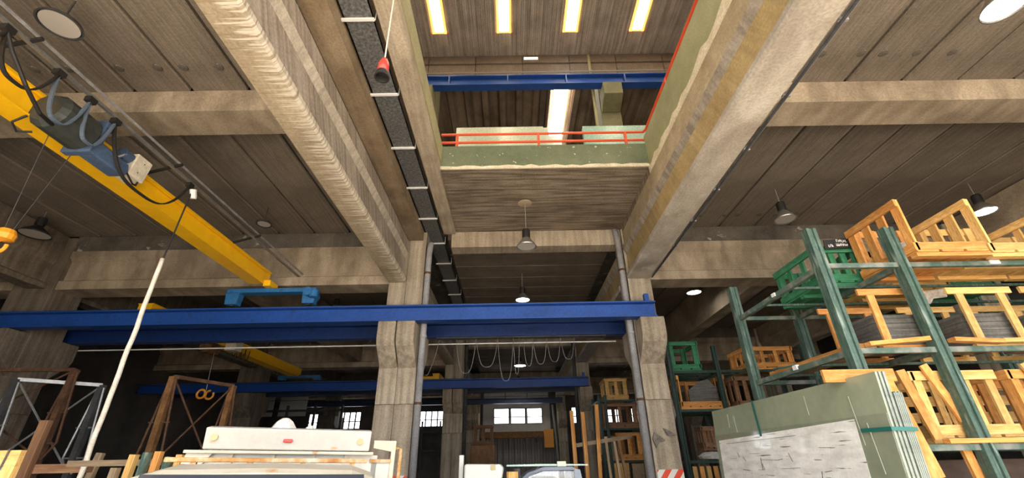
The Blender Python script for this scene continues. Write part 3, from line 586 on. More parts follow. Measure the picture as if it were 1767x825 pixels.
MB().tube([(-5.36, 5.02, 5.50), (-5.3, 5.05, 5.40), (-5.32, 5.16, 5.36), (-5.36, 5.25, 5.40), (-5.38, 5.28, 5.49)], 0.012).build('wiring', 'black', h)
MB().tube([(-5.66, 3.93, 5.5), (-5.75, 3.9, 5.38), (-5.8, 4.02, 5.34), (-5.72, 4.1, 5.4)], 0.014).build('wiring', 'black', h)
MB().tube([(-5.74, 4.28, 5.5), (-5.72, 4.36, 4.22)], 0.005, 6).build('hoist_rope', 'dark_steel', h)
MB().tube([(-5.74, 4.62, 5.5), (-5.72, 4.44, 4.22)], 0.005, 6).build('hoist_rope', 'dark_steel', h)
hk = MB(); hk.lathe([(0.0, -0.02), (0.09, 0.0), (0.1, 0.06), (0.07, 0.12), (0.0, 0.14)], (-5.72, 4.40, 4.1), 14)
hb = hk.build('hook_block', 'orange', h)
MB().tube([(-5.72+0.08*math.cos(a), 4.40, 4.02+0.08*math.sin(a)) for a in [math.radians(d) for d in range(90, 390, 20)]], 0.02).build('hook', 'orange', h)
# pendant hose
ph = thing('pendant_hose', 'white pendant hose hanging vertically from the festoon track', 'hose', (-5.2, 5.98, 0.8))
MB().tube([(-5.21, 6.06, 5.88), (-5.2, 5.98, 4.55)], 0.012, 6).build('cord', 'black', ph)
hp = [(-5.2+0.005*math.sin(k*1.1), 5.97+0.005*math.cos(k*1.7), 4.57-k*0.15) for k in range(26)]
MB().tube(hp, 0.03, 10).build('hose', 'rope', ph, smooth=True)
MB().box(-5.26, -5.14, 5.92, 6.02, 0.55, 0.85).build('button_box', 'orange', ph, bevel=0.01)

# second and third bay cranes
c2 = crane('overhead_crane', 'yellow overhead crane girder in the second bay behind the left rail', -9.5, -9.1, 10.7, 19.55, 5.22, 5.55, 0, 0)
MB().prism([(-10.15, 5.08), (-8.95, 5.08), (-9.15, 5.22), (-9.3, 5.36), (-9.75, 5.36), (-9.95, 5.2)], 'y', 11.0, 11.3).build('end_carriage', 'yellow', c2)
MB().box(-10.7, -10.1, 11.0, 11.25, 5.05, 5.32).build('travel_motor', 'blue', c2)
end_carriage(c2, -9.2, 0.9, 19.66, 5.06, 5.3, 'blue_light')
cbx = MB().box(-9.09, -8.75, 13.95, 14.3, 5.1, 5.45).build('control_box', 'white_box', c2)
MB().tube([(-9.2, 13.2, 5.05), (-9.2, 13.7, 5.05)], 0.18, 12).build('hoist_drum', 'rust_orange', c2)
lp = MB()
for k in range(4): lp.tube(loop((-9.0, 14.2+k*0.25, 5.35), (-9.0, 14.45+k*0.25, 5.35), 0.35, 8), 0.012, 6)
lp.build('wiring', 'black', c2)
hk2 = thing('crane_hook', 'small orange double hook hanging behind the rusty frame', 'hook', (-9.05, 13.5, 3.65))
MB().tube([(-9.12+0.12*math.cos(a), 13.5, 3.72+0.12*math.sin(a)) for a in [math.radians(d) for d in range(0, 361, 30)]], 0.03).build('ring', 'orange', hk2)
MB().tube([(-8.9+0.12*math.cos(a), 13.55, 3.70+0.12*math.sin(a)) for a in [math.radians(d) for d in range(90, 400, 30)]], 0.03).build('ring', 'orange', hk2)
MB().tube([(-9.0, 13.5, 3.82), (-9.1, 13.5, 5.2)], 0.01, 6).build('rope', 'steel', hk2)
c3 = crane('overhead_crane', 'yellow end of the third bay crane beside the second row column', -3.75, -3.4, 21.3, 29.4, 5.25, 5.6, 0, 0)
MB().prism([(-4.6, 5.05), (-3.05, 5.05), (-3.3, 5.25), (-3.45, 5.4), (-4.1, 5.4)], 'y', 20.95, 21.25).build('end_carriage', 'yellow', c3)
og = thing('orange_girder', 'orange girder with a hoist box along the back wall under the window', 'overhead crane', (0.3, 30.5, 3.1))
MB().box(-2.05, 1.95, 30.35, 30.65, 3.18, 3.55).build('girder', 'rust_orange', og); MB().box(1.98, 2.55, 30.2, 30.8, 2.6, 3.65).build('hoist_box', 'orange', og)
MB().tube([(1.6, 30.2, 3.1), (1.6, 30.6, 3.1)], 0.16, 12).build('motor', 'dark_steel', og)
MB().tube([(2.6, 30.25, 5.1), (2.76, 30.25, 1.9)], 0.07, 8).build('leaning_pipe', 'wire'); tag(bpy.data.objects['leaning_pipe'], 'pale pipe leaning beside the orange hoist box', 'pipe')

# ================================================================== SERVICES
tr = thing('cable_tray', 'dark perforated cable tray with white brackets along the left girder', 'cable tray', (-1.97, 8, 7.1))
f = MB(); f.box(-2.17, -1.77, YF+0.1, 16.2, 7.09, 7.105).box(-2.17, -2.155, YF+0.1, 16.2, 7.09, 7.15).box(-1.785, -1.77, YF+0.1, 16.2, 7.09, 7.15); f.build('tray', 'tray', tr)
for k in range(12):
    y = 1.2+1.345*k
    MB().box(-2.2, -1.76, y-0.02, y+0.02, 7.06, 7.088).build('bracket', 'bracket', tr)
    MB().tube([(-1.75, y, 7.06), (-1.75, y, 7.27)], 0.006, 6).build('rod', 'bracket', tr)
def downpipe(lab, x, y, top, bend, m='pvc', r=0.075):
    t = thing('downpipe', lab, 'pipe', (x, y, 0))
    MB().tube([(x, y, 0.0), (x, y, top-0.35), (x+bend*0.3, y, top-0.2), (x+bend, y+0.0, top)], r, 12).build('pipe', m, t, smooth=True)
    for z in (1.3, 2.9, 4.35, 5.9): MB().tube([(x, y, z), (x, y, z+0.05)], r+0.012, 12).build('collar', 'rust' if z in (2.9, 5.9) else m, t)
downpipe('grey downpipe on the twin column left of the aisle', -2.02, 9.95, 6.75, 0.03)
downpipe('grey downpipe on the column right of the aisle', 2.74, 9.95, 7.05, -0.05)
downpipe('dark downpipe on the left second row column', -2.02, 19.9, 6.6, 0.0, 'dark_steel')
downpipe('dark downpipe on the right second row column', 2.76, 19.9, 6.6, 0.0, 'dark_steel')
cd = thing('conduit_run', 'pair of grey conduits clamped along the right girder', 'conduit', (3.45, 4.5, 5.8))
MB().tube([(3.47, YF, 5.77), (3.47, 9.9, 5.77)], 0.028).build('conduit', 'pvc', cd); MB().tube([(3.43, YF, 5.715), (3.43, 9.9, 5.715)], 0.018).build('conduit', 'dark_steel', cd)
for k in range(9): MB().box(3.405, 3.505, 0.9+k*1.05-0.018, 0.9+k*1.05+0.018, 5.735, 5.81).build('clamp', 'pvc', cd)

# lamps
def lamp(lab, x, y, zl, zc, lit=False, r=0.23, tint='lamp_alu', flat=False, power=25):
    t = thing('pendant_lamp', lab, 'lamp', (x, y, zl), 'high bay pendant lamps')
    MB().tube([(x, y, zl+0.42), (x, y, zc)], 0.009, 6).build('stem', 'wire', t)
    if flat:
        MB().tube([(x, y, zl+0.1), (x, y, zl+0.45)], 0.012, 6).build('rod', 'dark_steel', t)
        MB().lathe([(0.0, 0.11), (0.06, 0.1), (r*0.9, 0.05), (r, 0.0), (r-0.02, 0.0), (r*0.85, 0.04)], (x, y, zl), 28).build('reflector', tint, t)
        MB().lathe([(0.0, 0.005), (r-0.035, 0.005), (r-0.035, 0.02), (0.0, 0.02)], (x, y, zl), 28).build('lens', 'lamp_off', t); return
    MB().lathe([(0.0, 0.44), (0.075, 0.43), (0.09, 0.4), (0.09, 0.24), (0.06, 0.2)], (x, y, zl), 16).build('housing', 'lamp_black', t)
    MB().lathe([(0.075, 0.22), (0.10, 0.19), (r*0.8, 0.07), (r, 0.0), (r-0.012, 0.0), (r*0.78, 0.06), (0.09, 0.17)], (x, y, zl), 24).build('reflector', tint, t, smooth=True)
    MB().lathe([(0.0, 0.015), (r-0.03, 0.015), (r-0.03, 0.03), (0.0, 0.03)], (x, y, zl), 24).build('lens', 'lamp_on' if lit else 'lamp_off', t)
    if lit:
        ld = bpy.data.lights.new('lamp_light', 'SPOT'); ld.energy = power; ld.spot_size = 2.6; ld.spot_blend = 0.6; ld.shadow_soft_size = r*0.8; ld.color = (1, 0.95, 0.85)
        lo = bpy.data.objects.new('lamp_light', ld); COL.objects.link(lo); lo.parent = t; lo.location = (0, 0, -0.03)
lamp('unlit pendant lamp seen from below at the upper left corner', -5.44, 3.56, 6.6, 7.15, tint='dark_steel', flat=True)
lamp('unlit pendant lamp on a thin wire beside the left girder', -5.6, 8.75, 6.7, 7.15, r=0.17, flat=True, tint='dark_steel')
lamp('dark pendant lamp by the far left column', -10.76, 8.78, 6.55, 7.15, tint='lamp_black', r=0.3)
lamp('black and clear pendant lamp hanging in the aisle below the soffit', 0.37, 8.75, 6.02, 7.15)
lamp('lit pendant lamp in the aisle below the second bay ceiling', 0.37, 13.0, 6.25, 7.15, True)
lamp('unlit pendant lamp behind the light blue end carriage', -5.6, 13.5, 6.15, 7.15)
lamp('unlit pendant lamp above the right rack top', 5.98, 8.3, 6.35, 7.15)
lamp('lit pendant lamp at the upper right corner', 5.83, 3.35, 6.4, 7.15, True)
lamp('lit pendant lamp behind the crates at the right edge', 10.25, 8.2, 6.4, 7.15, True)
lamp('lit pendant lamp right of the aisle in the second bay', 5.73, 13.0, 6.4, 7.15, True)
lamp('lit pendant lamp in the aisle of the third bay', 0.4, 22.0, 6.0, 7.15, True, 0.3)
lamp('small lit pendant lamp in front of the back window', 0.4, 28.0, 6.1, 7.15, True, 0.3)
lamp('lit pendant lamp above the far right crate rack', 5.6, 20.8, 6.4, 7.15, True, 0.3)
tag(MB().lathe([(0.0, 0), (0.16, 0.0), (0.17, 0.006)], (0.37, 8.75, 7.143), 11).build('plaster_patch', 'slab_tan'), 'pale plaster patch on the soffit where the black lamp hangs', 'plaster')
rpend = thing('red_pendant', 'red bell-shaped pendant socket on a white cord', 'pendant', (-1.31, 3.32, 5.4))
MB().tube([(-1.31, 3.32, 5.6), (-1.30, 3.25, 7.2)], 0.008, 6).build('cord', 'rope', rpend)
MB().lathe([(0.0, 0.2), (0.03, 0.19), (0.055, 0.12), (0.06, 0.0), (0.05, 0.0), (0.045, 0.1), (0.0, 0.1)], (-1.31, 3.32, 5.45), 16).build('body', 'red_lamp', rpend, smooth=True)
MB().lathe([(0.062, 0.0), (0.075, -0.03), (0.08, -0.08), (0.065, -0.08), (0.05, -0.02)], (-1.31, 3.32, 5.45), 16).build('rim', 'black', rpend)
# wire loops behind the blue rail
wl = thing('hanging_wires', 'tangled pale wires looping below the rear blue rail in the aisle', 'cable', (0.3, 11.15, 3.6))
for (x0, x1, dr, yy) in ((-1.4, -0.9, 0.85, 11.15), (-0.9, -0.35, 0.7, 11.2), (-0.35, 0.05, 1.05, 11.15), (0.05, 0.2, 0.9, 11.1), (0.3, 0.55, 0.7, 11.15), (0.55, 0.9, 0.65, 11.2), (0.9, 1.25, 0.6, 11.2), (1.25, 1.6, 0.55, 11.15)):
    MB().tube(loop((x0, yy, 4.6), (x1, yy, 4.6), dr, 12), 0.005, 6).build('wire_loop', 'wire', wl)
MB().box(-1.9, 2.4, 11.05, 11.25, 4.6, 4.63).build('wire_rail', 'dark_steel', wl)
tag(MB().tube(loop((-1.85, 11.2, 4.62), (-2.1, 11.0, 3.7), 0.2, 10), 0.006, 6).build('loose_wire', 'wire'), 'loose wire hanging beside the left column behind the rail', 'cable')

# ================================================================== CRATES AND RACKS
def post_mesh(mb, x, y, z0, z1, w=0.11):
    a = w/2; t = 0.022
    return mb.prism([(x-a, y-a), (x-a*0.35, y-a), (x-a*0.3, y-a+t), (x+a*0.3, y-a+t), (x+a*0.35, y-a), (x+a, y-a), (x+a, y+a), (x-a, y+a)], 'z', z0, z1)
def rack(lab, xs, ys, h, levels, m='rack', mb_='rack_beam', cross=True, w=0.11, hs=None):
    t = thing('storage_rack', lab, 'rack', (xs[0], ys[0], 0), 'pallet racks')
    for i, x in enumerate(xs):
        for j, y in enumerate(ys):
            post_mesh(MB(), x, y, 0, h+(0.0 if j == 0 else 0.04), w).build('post', m, t)
    for z in levels:
        for y in ys:
            for a, b in zip(xs, xs[1:]): MB().box(a+w/2, b-w/2, y-0.03, y+0.03, z-0.04, z+0.02).build('beam', mb_, t)
        for x in xs:
            MB().box(x-0.03, x+0.03, ys[0]+w/2, ys[-1]-w/2, z-0.05, z+0.02).build('beam', mb_, t)
        if cross:
            for a, b in zip(xs, xs[1:]):
                for k in (1, 2):
                    y = ys[0]+(ys[-1]-ys[0])*k/3
                    MB().bar((a+0.03, y, z-0.02), (b-0.03, y, z-0.02), 0.035, 0.03).build('crossbar', m, t)
    return t
def crate(lab, x0, x1, y0, y1, z0, z1, m='wood', sides='LRFB', n=3, fill=None, low='', name='wooden_crate', grp='wooden glass crates', skipbase=False, w=0.085):
    """open slatted crate; every board its own part. low: sides that only carry a bottom rail"""
    t = thing(name, lab, 'crate', ((x0+x1)/2, (y0+y1)/2, z0), grp)
    th = 0.028
    for y in (y0+0.06, (y0+y1)/2, y1-0.06): MB().box(x0, x1, y-0.045, y+0.045, z0, z0+0.05).build('runner', m, t)
    zb = z0+0.052
    nb = max(3, int((x1-x0)/0.24))
    for k in range(nb):
        xa = x0+(x1-x0)*k/nb; MB().box(xa+0.01, xa+(x1-x0)/nb-0.03, y0, y1, zb, zb+0.024).build('base_board', m, t)
    zs = zb+0.026
    H = {c: (z1 if c not in low else zs+0.14) for c in 'LRFB'}
    for c in sides:
        zt = H[c]
        if c in 'LR':
            xa = x0 if c == 'L' else x1-th
            MB().box(xa, xa+th, y0, y1, zs, zs+0.1).build('rail', m, t)
            if zt > zs+0.3:
                MB().box(xa, xa+th, y0, y1, zt-0.1, zt).build('rail', m, t)
                for k in range(n):
                    yy = y0+w/2+(y1-y0-w)*k/max(1, n-1)
                    s = 1 if c == 'L' else -1
                    MB().box(xa+s*th+(0 if s > 0 else 0), xa+s*th+th, yy-w/2, yy+w/2, zs, zt-0.005).build('slat', m, t)
        else:
            ya = y0 if c == 'F' else y1-th
            MB().box(x0+th, x1-th, ya, ya+th, zs, zs+0.1).build('rail', m, t)
            if zt > zs+0.3:
                MB().box(x0+th, x1-th, ya, ya+th, zt-0.1, zt).build('rail', m, t)
                for k in range(n):
                    xx = x0+2*th+w/2+(x1-x0-4*th-w)*k/max(1, n-1)
                    s = 1 if c == 'F' else -1
                    MB().box(xx-w/2, xx+w/2, ya+s*th, ya+s*th+th, zs, zt-0.005).build('slat', m, t)
    if fill:
        mm, x_in, y_in, zz = fill
        tag(MB().box(x0+x_in, x1-x_in, y0+y_in, y1-y_in, zs+0.002, zz).build('pane_stack', mm), 'dark panes in the '+lab, 'glass')
    return t
rk = rack('green steel rack at right with crates on three shelves', [3.84, 4.83, 7.95], [5.0, 7.2], 4.36, (3.86, 2.82, 1.83), w=0.125)
tag(MB().box(3.93, 4.34, 5.3, 6.9, 2.842, 2.866).build('board', 'wood_grey'), 'weathered board on the middle shelf at the left rack end', 'board')
# top shelf crates
crate('orange pine crate with open front at the top left of the rack', 4.9, 5.80, 4.79, 5.71, 3.885, 4.68, 'wood', 'LBF', 4, low='F', w=0.12)
crate('pale pine crate with a tilted slat on the top shelf', 5.86, 6.80, 4.84, 5.72, 3.885, 4.70, 'wood_pale', 'LBF', 4, low='F', w=0.12)
crate('pale pine crate at the right edge of the top shelf', 6.86, 7.8, 4.86, 5.74, 3.885, 4.56, 'wood_pale', 'LBF', 3, low='F')
crate('pale pine crate behind the top shelf row', 5.45, 6.5, 6.1, 7.0, 3.885, 4.55, 'wood_pale', 'LBFR', 5)
crate('bright green painted crate on the top shelf, left end', 4.40, 5.1, 5.78, 6.85, 3.885, 4.50, 'green_crate', 'LFBR', 4)
crate('green painted crate behind the orange pine crate', 6.55, 7.3, 6.2, 7.1, 3.885, 4.45, 'green_crate', 'LFBR', 3)
tag(MB().lathe([(0.0, 0), (0.16, 0.02), (0.22, 0.1), (0.19, 0.22), (0.12, 0.28), (0, 0.3)], (5.3, 5.3, 4.0), 9).build('film_bundle', 'film'), 'crumpled plastic film inside the orange pine crate', 'packaging')
tag(MB().lathe([(0.0, 0), (0.14, 0.02), (0.2, 0.1), (0.16, 0.2), (0.1, 0.24), (0, 0.25)], (5.28, 5.9, 3.89), 9).build('film_bundle', 'film'), 'crumpled plastic film beside the bright green crate', 'packaging')
bb = tag(MB().prism([(4.56, 4.43), (5.05, 4.46), (5.05, 4.61), (4.58, 4.58)], 'y', 5.735, 5.75).build('black_board', 'ink'), 'black board with smeared white writing behind the orange crate', 'board')
wr = MB()
for row, (xa, xb, z) in enumerate(((4.76, 4.90, 4.54), (4.74, 4.90, 4.475), (4.62, 4.69, 4.465))):
    x = xa
    while x < xb: 
        wr.bar((x, 5.730, z), (x+random.uniform(0, 0.008), 5.730, z+0.035), 0.006, 0.008); wr.bar((x, 5.730, z+random.choice((0.0, 0.02, 0.04))), (x+0.016, 5.730, z+random.choice((0.0, 0.02, 0.04))), 0.008, 0.008); x += 0.025
tag(wr.build('lettering', 'chalk', bb), kind='stuff')
tag(MB().prism([(5.62, 3.80), (5.95, 3.82), (6.15, 3.87), (6.1, 3.72), (5.9, 3.70), (5.82, 3.62), (5.7, 3.66)], 'y', 5.85, 5.87).build('torn_paper', 'film'), 'torn pale paper hanging under the top shelf', 'paper')
# middle shelf: tall framed glass crates
def frame_crate(lab, x0, x1, y0, y1, z0, z1, m='wood', fillm='glass_dark'):
    t = thing('wooden_crate', lab, 'crate', ((x0+x1)/2, (y0+y1)/2, z0), 'framed glass crates')
    for y in (y0, y1-0.05): MB().box(x0-0.05, x1+0.05, y, y+0.05, z0, z0+0.06).build('runner', m, t)
    for x in (x0, x1-0.09):
        for y in (y0, y1-0.03): MB().box(x, x+0.09, y, y+0.028, z0+0.061, z1-0.08).build('post', m, t)
    for y in (y0, y1-0.03): MB().box(x0-0.1, x1+0.1, y, y+0.03, z1-0.079, z1).build('rail', m, t)
    tag(MB().box(x0+0.02, x1-0.02, y0+0.10, y1-0.15, z0+0.062, z0+0.45).build('pane_stack', fillm), 'ribbed panes in the '+lab, 'glass')
frame_crate('framed pine crate of panes on the middle shelf, left bay', 4.38, 5.0, 5.14, 5.95, 2.845, 3.6)
frame_crate('framed pine crate of panes on the middle shelf, right bay', 5.48, 6.08, 5.14, 5.95, 2.845, 3.6, 'wood_pale')
frame_crate('framed pine crate of panes on the middle shelf, frame edge', 6.4, 7.1, 5.14, 5.95, 2.845, 3.6, 'wood_pale')
for (x0, x1, y, z, a, mm, lb) in ((4.0, 4.7, 4.95, 2.90, 0.05, 'wood', 'orange plank lying along the middle shelf front, left'), (4.95, 5.5, 4.93, 2.89, -0.03, 'wood', 'orange plank end on the middle shelf beside the large post'), (5.5, 7.2, 4.94, 2.885, 0.0, 'wood_pale', 'pale plank along the middle shelf front, right')):
    tag(MB().bar((x0, y, z-a/2), (x1, y, z+a/2), 0.10, 0.045).build('plank_board', mm), lb, 'plank')
tag(MB().bar((3.98, 6.9, 2.895), (4.02, 5.1, 2.895), 0.12, 0.05).build('plank_board', 'wood'), 'orange plank lying along the left end of the middle shelf', 'plank')
tag(MB().bar((4.2, 5.15, 2.90), (4.15, 6.9, 2.90), 0.12, 0.05).build('plank_board', 'wood_grey'), 'grey plank lying deep on the middle shelf', 'plank')
# bottom shelf: slatted pallets leaning
crate('slatted pine crate on the lowest visible shelf, left', 4.45, 5.45, 5.10, 5.9, 1.86, 2.60, 'wood_pale', 'FBL', 4)
crate('slatted pine crate on the lowest visible shelf, right', 5.55, 6.7, 5.10, 5.9, 1.86, 2.60, 'wood', 'FBL', 4)
pl_ = thing('pine_pallet', 'wide pine pallet side standing behind the slatted crates', 'pallet', (5.5, 6.2, 1.86))
for k, z in enumerate((1.95, 2.12, 2.32, 2.5)): MB().box(4.4, 6.9, 6.1, 6.13, z, z+0.12).build('board', 'wood_pale', pl_)
for x in (4.6, 5.3, 6.0, 6.7): MB().box(x, x+0.1, 6.13, 6.16, 1.86, 2.66).build('post', 'wood', pl_)
tag(MB().bar((3.98, 4.88, 2.47), (4.12, 4.88, 1.55), 0.16, 0.03, up=(0, 1, 0)).build('plank_board', 'wood'), 'broad orange plank standing behind the green glass pack', 'plank')
tag(MB().bar((3.35, 4.90, 2.53), (4.12, 4.90, 2.53), 0.035, 0.13).build('plank_board', 'wood'), 'orange plank lying across behind the top of the glass pack', 'plank')
tag(MB().bar((4.3, 5.02, 2.60), (4.42, 5.02, 1.9), 0.1, 0.03, up=(0, 1, 0)).build('plank_board', 'wood'), 'orange plank leaning in the low shelf beside the glass edge', 'plank')
for k, (xa, xb) in enumerate(((4.62, 4.86), (5.75, 5.98), (6.1, 6.5))):
    tag(MB().bar((xa, 5.06, 2.66), (xb, 5.06, 1.92), 0.09, 0.025, up=(0, 1, 0)).build('plank_board', 'wood_pale' if k else 'wood'), 'loose slanting board on the lowest visible shelf, %s' % ('left of the large post', 'right of the large post', 'nearest the right frame edge')[k], 'plank')
tag(MB().box(4.45, 7.0, 4.93, 5.02, 1.855, 1.90).build('plank_board', 'wood'), 'long plank on the front edge of the lowest visible shelf', 'plank')
for k, x in enumerate((4.3, 4.72)): tag(MB().bar((x, 5.1, 1.8), (x+0.05, 5.1, 1.0), 0.09, 0.04, up=(0, 1, 0)).build('plank_board', 'wood'), 'upright plank under the lowest visible shelf, %s' % ('left', 'right')[k], 'plank')
tag(MB().box(4.2, 7.2, 5.6, 5.9, 0.02, 1.7).build('pane_stack', 'dark_board'), 'brown boarded stack standing on the floor inside the rack', 'stack')
tag(MB().tube([(3.98, 6.6, 2.91)]+[(4.05+0.2*math.cos(a), 6.5+0.35*math.sin(a), 2.91+0.02*math.sin(3*a)) for a in [k*0.5 for k in range(14)]], 0.012).build('strap_coil', 'strap'), 'coil of green strapping on the left rack end', 'strap')
tag(MB().box(3.79, 3.83, 6.0, 6.09, 2.80, 2.86).build('shelf_tag', 'bracket'), 'small white tag on the left end beam of the rack', 'tag')
tag(MB().box(3.79, 3.83, 6.0, 6.08, 3.83, 3.88).build('shelf_tag', 'bracket'), 'small white tag on the top end beam of the rack', 'tag')
tag(MB().box(5.9, 6.02, 4.95, 4.968, 3.83, 3.88).build('shelf_tag', 'bracket'), 'small white tag on the front top shelf beam', 'tag')

# green glass pack leaning on the rack end
gp = thing('glass_pack', 'tall pack of green glass sheets strapped together leaning on the rack', 'glass', (3.5, 6.4, 0))
def gp_pt(along, z, off):   # along 0 near .. 1 far ; lean towards +x at the top
    y = 4.47+3.75*along; x = 3.58-0.10*along+off-0.10*(2.5-z)/2.5*1.5
    return (x, y, z)
def gp_sheet(a0, a1, z1, o0, o1):
    mb = MB(); mb._add([gp_pt(a0, 0.12, o0), gp_pt(a1, 0.12, o0), gp_pt(a1, z1, o0), gp_pt(a0, z1, o0), gp_pt(a0, 0.12, o1), gp_pt(a1, 0.12, o1), gp_pt(a1, z1, o1), gp_pt(a0, z1, o1)],
        [(0,1,2,3),(7,6,5,4),(0,4,5,1),(1,5,6,2),(2,6,7,3),(3,7,4,0)]); return mb
for k in range(6): gp_sheet(0.0+0.003*(k % 2), 1-0.004*k, 2.5, 0.019*k, 0.019*k+0.015).build('sheet', 'glass_face' if k == 0 else 'glass_edge', gp)
for k in range(5): gp_sheet(0.0, 0.98, 2.30+0.01*(k % 2), 0.118+0.017*k, 0.118+0.017*k+0.013).build('sheet', 'glass_edge', gp)
sp = MB(); sp._add([gp_pt(a, z, o) for o in (-0.004, -0.001) for a, z in ((0.12, 0.3), (0.97, 0.3), (0.97, 2.03), (0.12, 2.10))], [(0,1,2,3),(7,6,5,4),(0,4,5,1),(1,5,6,2),(2,6,7,3),(3,7,4,0)]); sp.build('paper_sheet', 'spacer', gp)
sc = MB()
for k in range(26):
    a = random.uniform(0.16, 0.9); z = random.uniform(1.0, 2.0); l = random.uniform(0.02, 0.12)
    if k % 4 == 0: sc.bar(gp_pt(a, z, -0.005), gp_pt(a+random.uniform(-0.02, 0.02), z+random.uniform(0.05, 0.16), -0.005), 0.003, 0.009, up=(1, 0, 0))
    else: sc.bar(gp_pt(a, z, -0.005), gp_pt(min(0.96, a+l), z+random.uniform(-0.015, 0.01), -0.005), 0.003, 0.009, up=(1, 0, 0))
sc.bar(gp_pt(0.40, 2.0, -0.005), gp_pt(0.90, 1.975, -0.005), 0.003, 0.012, up=(1, 0, 0))
tag(sc.build('scuff_marks', 'grime', gp), kind='stuff')
sm = MB()
for a, z0, z1 in ((0.10, 1.85, 2.32), (0.06, 1.6, 2.05), (0.30, 2.2, 2.42), (0.78, 2.12, 2.36), (0.84, 2.2, 2.4)):
    sm.bar(gp_pt(a, z0, -0.019), gp_pt(a+0.012, z1, -0.003 if z0 > 2.12 else -0.019), 0.003, 0.008, up=(1, 0, 0))
tag(sm.build('smear_marks', 'smear', gp), kind='stuff')
gp_sheet(0.0, 1.0, 2.12, -0.0165, -0.0045).build('cover_pane', 'pane', gp)
for a in (0.60,):
    st = MB(); st._add([gp_pt(a+d, z, o) for o in (-0.022, -0.018) for d, z in ((0.0, 2.03), (0.012, 2.03), (0.03, 2.51), (0.018, 2.51))], [(0,1,2,3),(7,6,5,4),(0,4,5,1),(1,5,6,2),(2,6,7,3),(3,7,4,0)]); st.build('strap', 'strap', gp)
st = MB(); st.bar(gp_pt(-0.004, 1.98, -0.03), gp_pt(-0.004, 1.97, 0.215), 0.012, 0.035); st.bar(gp_pt(-0.004, 1.98, -0.022), gp_pt(0.10, 1.985, -0.022), 0.006, 0.035); st.build('strap', 'strap', gp)
for y in (5.0, 7.6): tag(MB().box(3.25, 3.78, y-0.06, y+0.06, 0, 0.115).build('timber_bearer', 'wood_grey'), 'timber bearer under the %s end of the glass pack' % ('near' if y < 6 else 'far'), 'timber')

# second rack beyond
rack('dark green rack behind the right column holding the open crate', [3.98, 5.15, 7.4], [11.3, 12.5], 4.35, (3.72, 2.82, 1.72), 'rack_dark', 'rack_dark', w=0.1)
crate('bright green frame crate on top of the far right rack', 4.02, 4.82, 11.4, 12.3, 3.745, 4.5, 'green_crate', 'LRFB', 2, w=0.1)
crate('pine crate holding a dark pane on the rack behind the column', 4.1, 5.3, 11.37, 12.42, 2.845, 3.65, 'wood', 'LRBF', 3, low='F')
tag(MB().prism([(4.4, 2.98), (5.12, 2.98), (5.12, 3.36), (4.95, 3.56), (4.72, 3.52), (4.4, 3.3)], 'y', 11.52, 11.57).build('dark_pane', 'glass_dark'), 'clipped dark pane standing in the pine crate behind the column', 'glass')
tag(MB().lathe([(0.0, 0), (0.3, 0.02), (0.34, 0.08), (0.2, 0.16), (0, 0.18)], (4.8, 11.8, 1.75), 9).build('cloth_heap', 'white_cloth'), 'white cloth heap on the low shelf behind the column', 'cloth')
for k in range(5): tag(MB().box(4.1+k*0.16, 4.2+k*0.16, 11.35, 11.38, 0.3, 1.62).build('plank_board', 'wood' if k % 2 else 'wood_pale'), 'upright plank under the rack behind the column, %s from the left' % ('first', 'second', 'third', 'fourth', 'fifth')[k], 'plank')
crate('brown slatted crate beside the glass pack on the far rack', 5.5, 6.3, 11.4, 12.3, 2.845, 3.6, 'wood_brown', 'LRFB', 4)
crate('orange pine crate on top of the far rack behind the tall posts', 5.95, 7.2, 11.35, 12.3, 3.745, 4.32, 'wood', 'LRFB', 4)
crate('brown slatted crate low on the rack behind the column', 4.7, 5.1, 12.0, 12.4, 1.95, 2.5, 'wood_brown', 'LRFB', 3)
# third rack
rack('narrow dark rack of crates at the right of the aisle', [3.12, 3.35, 4.55], [16.8, 18.2], 3.9, (3.72, 2.78, 1.76), 'rack_dark', 'rack_dark', w=0.09, cross=False)
crate('pale yellow crate on top of the narrow far rack', 3.4, 4.25, 16.9, 17.9, 3.745, 4.5, 'wood_pale', 'LRFB', 3, w=0.11)
crate('brown crate in the middle of the narrow far rack', 3.2, 4.5, 16.87, 18.0, 2.805, 3.62, 'wood_brown', 'LRFB', 3, w=0.12)
crate('orange crate at the bottom of the narrow far rack', 3.6, 4.5, 16.87, 17.9, 1.785, 2.65, 'wood', 'LRFB', 3, w=0.11)
crate('grey wood crate beside the orange crate on the narrow rack', 3.17, 3.55, 16.87, 17.9, 1.785, 2.55, 'wood_grey', 'LRFB', 2)
tag(MB().box(3.4, 3.9, 16.7, 16.75, 0.4, 1.7).build('plywood_sheet', 'wood_pale'), 'pale panel leaning under the narrow far rack', 'panel')
tag(MB().box(4.0, 4.4, 16.7, 16.75, 0.4, 1.68).build('plywood_sheet', 'wood_grey'), 'grey panel leaning under the narrow far rack, right', 'panel')
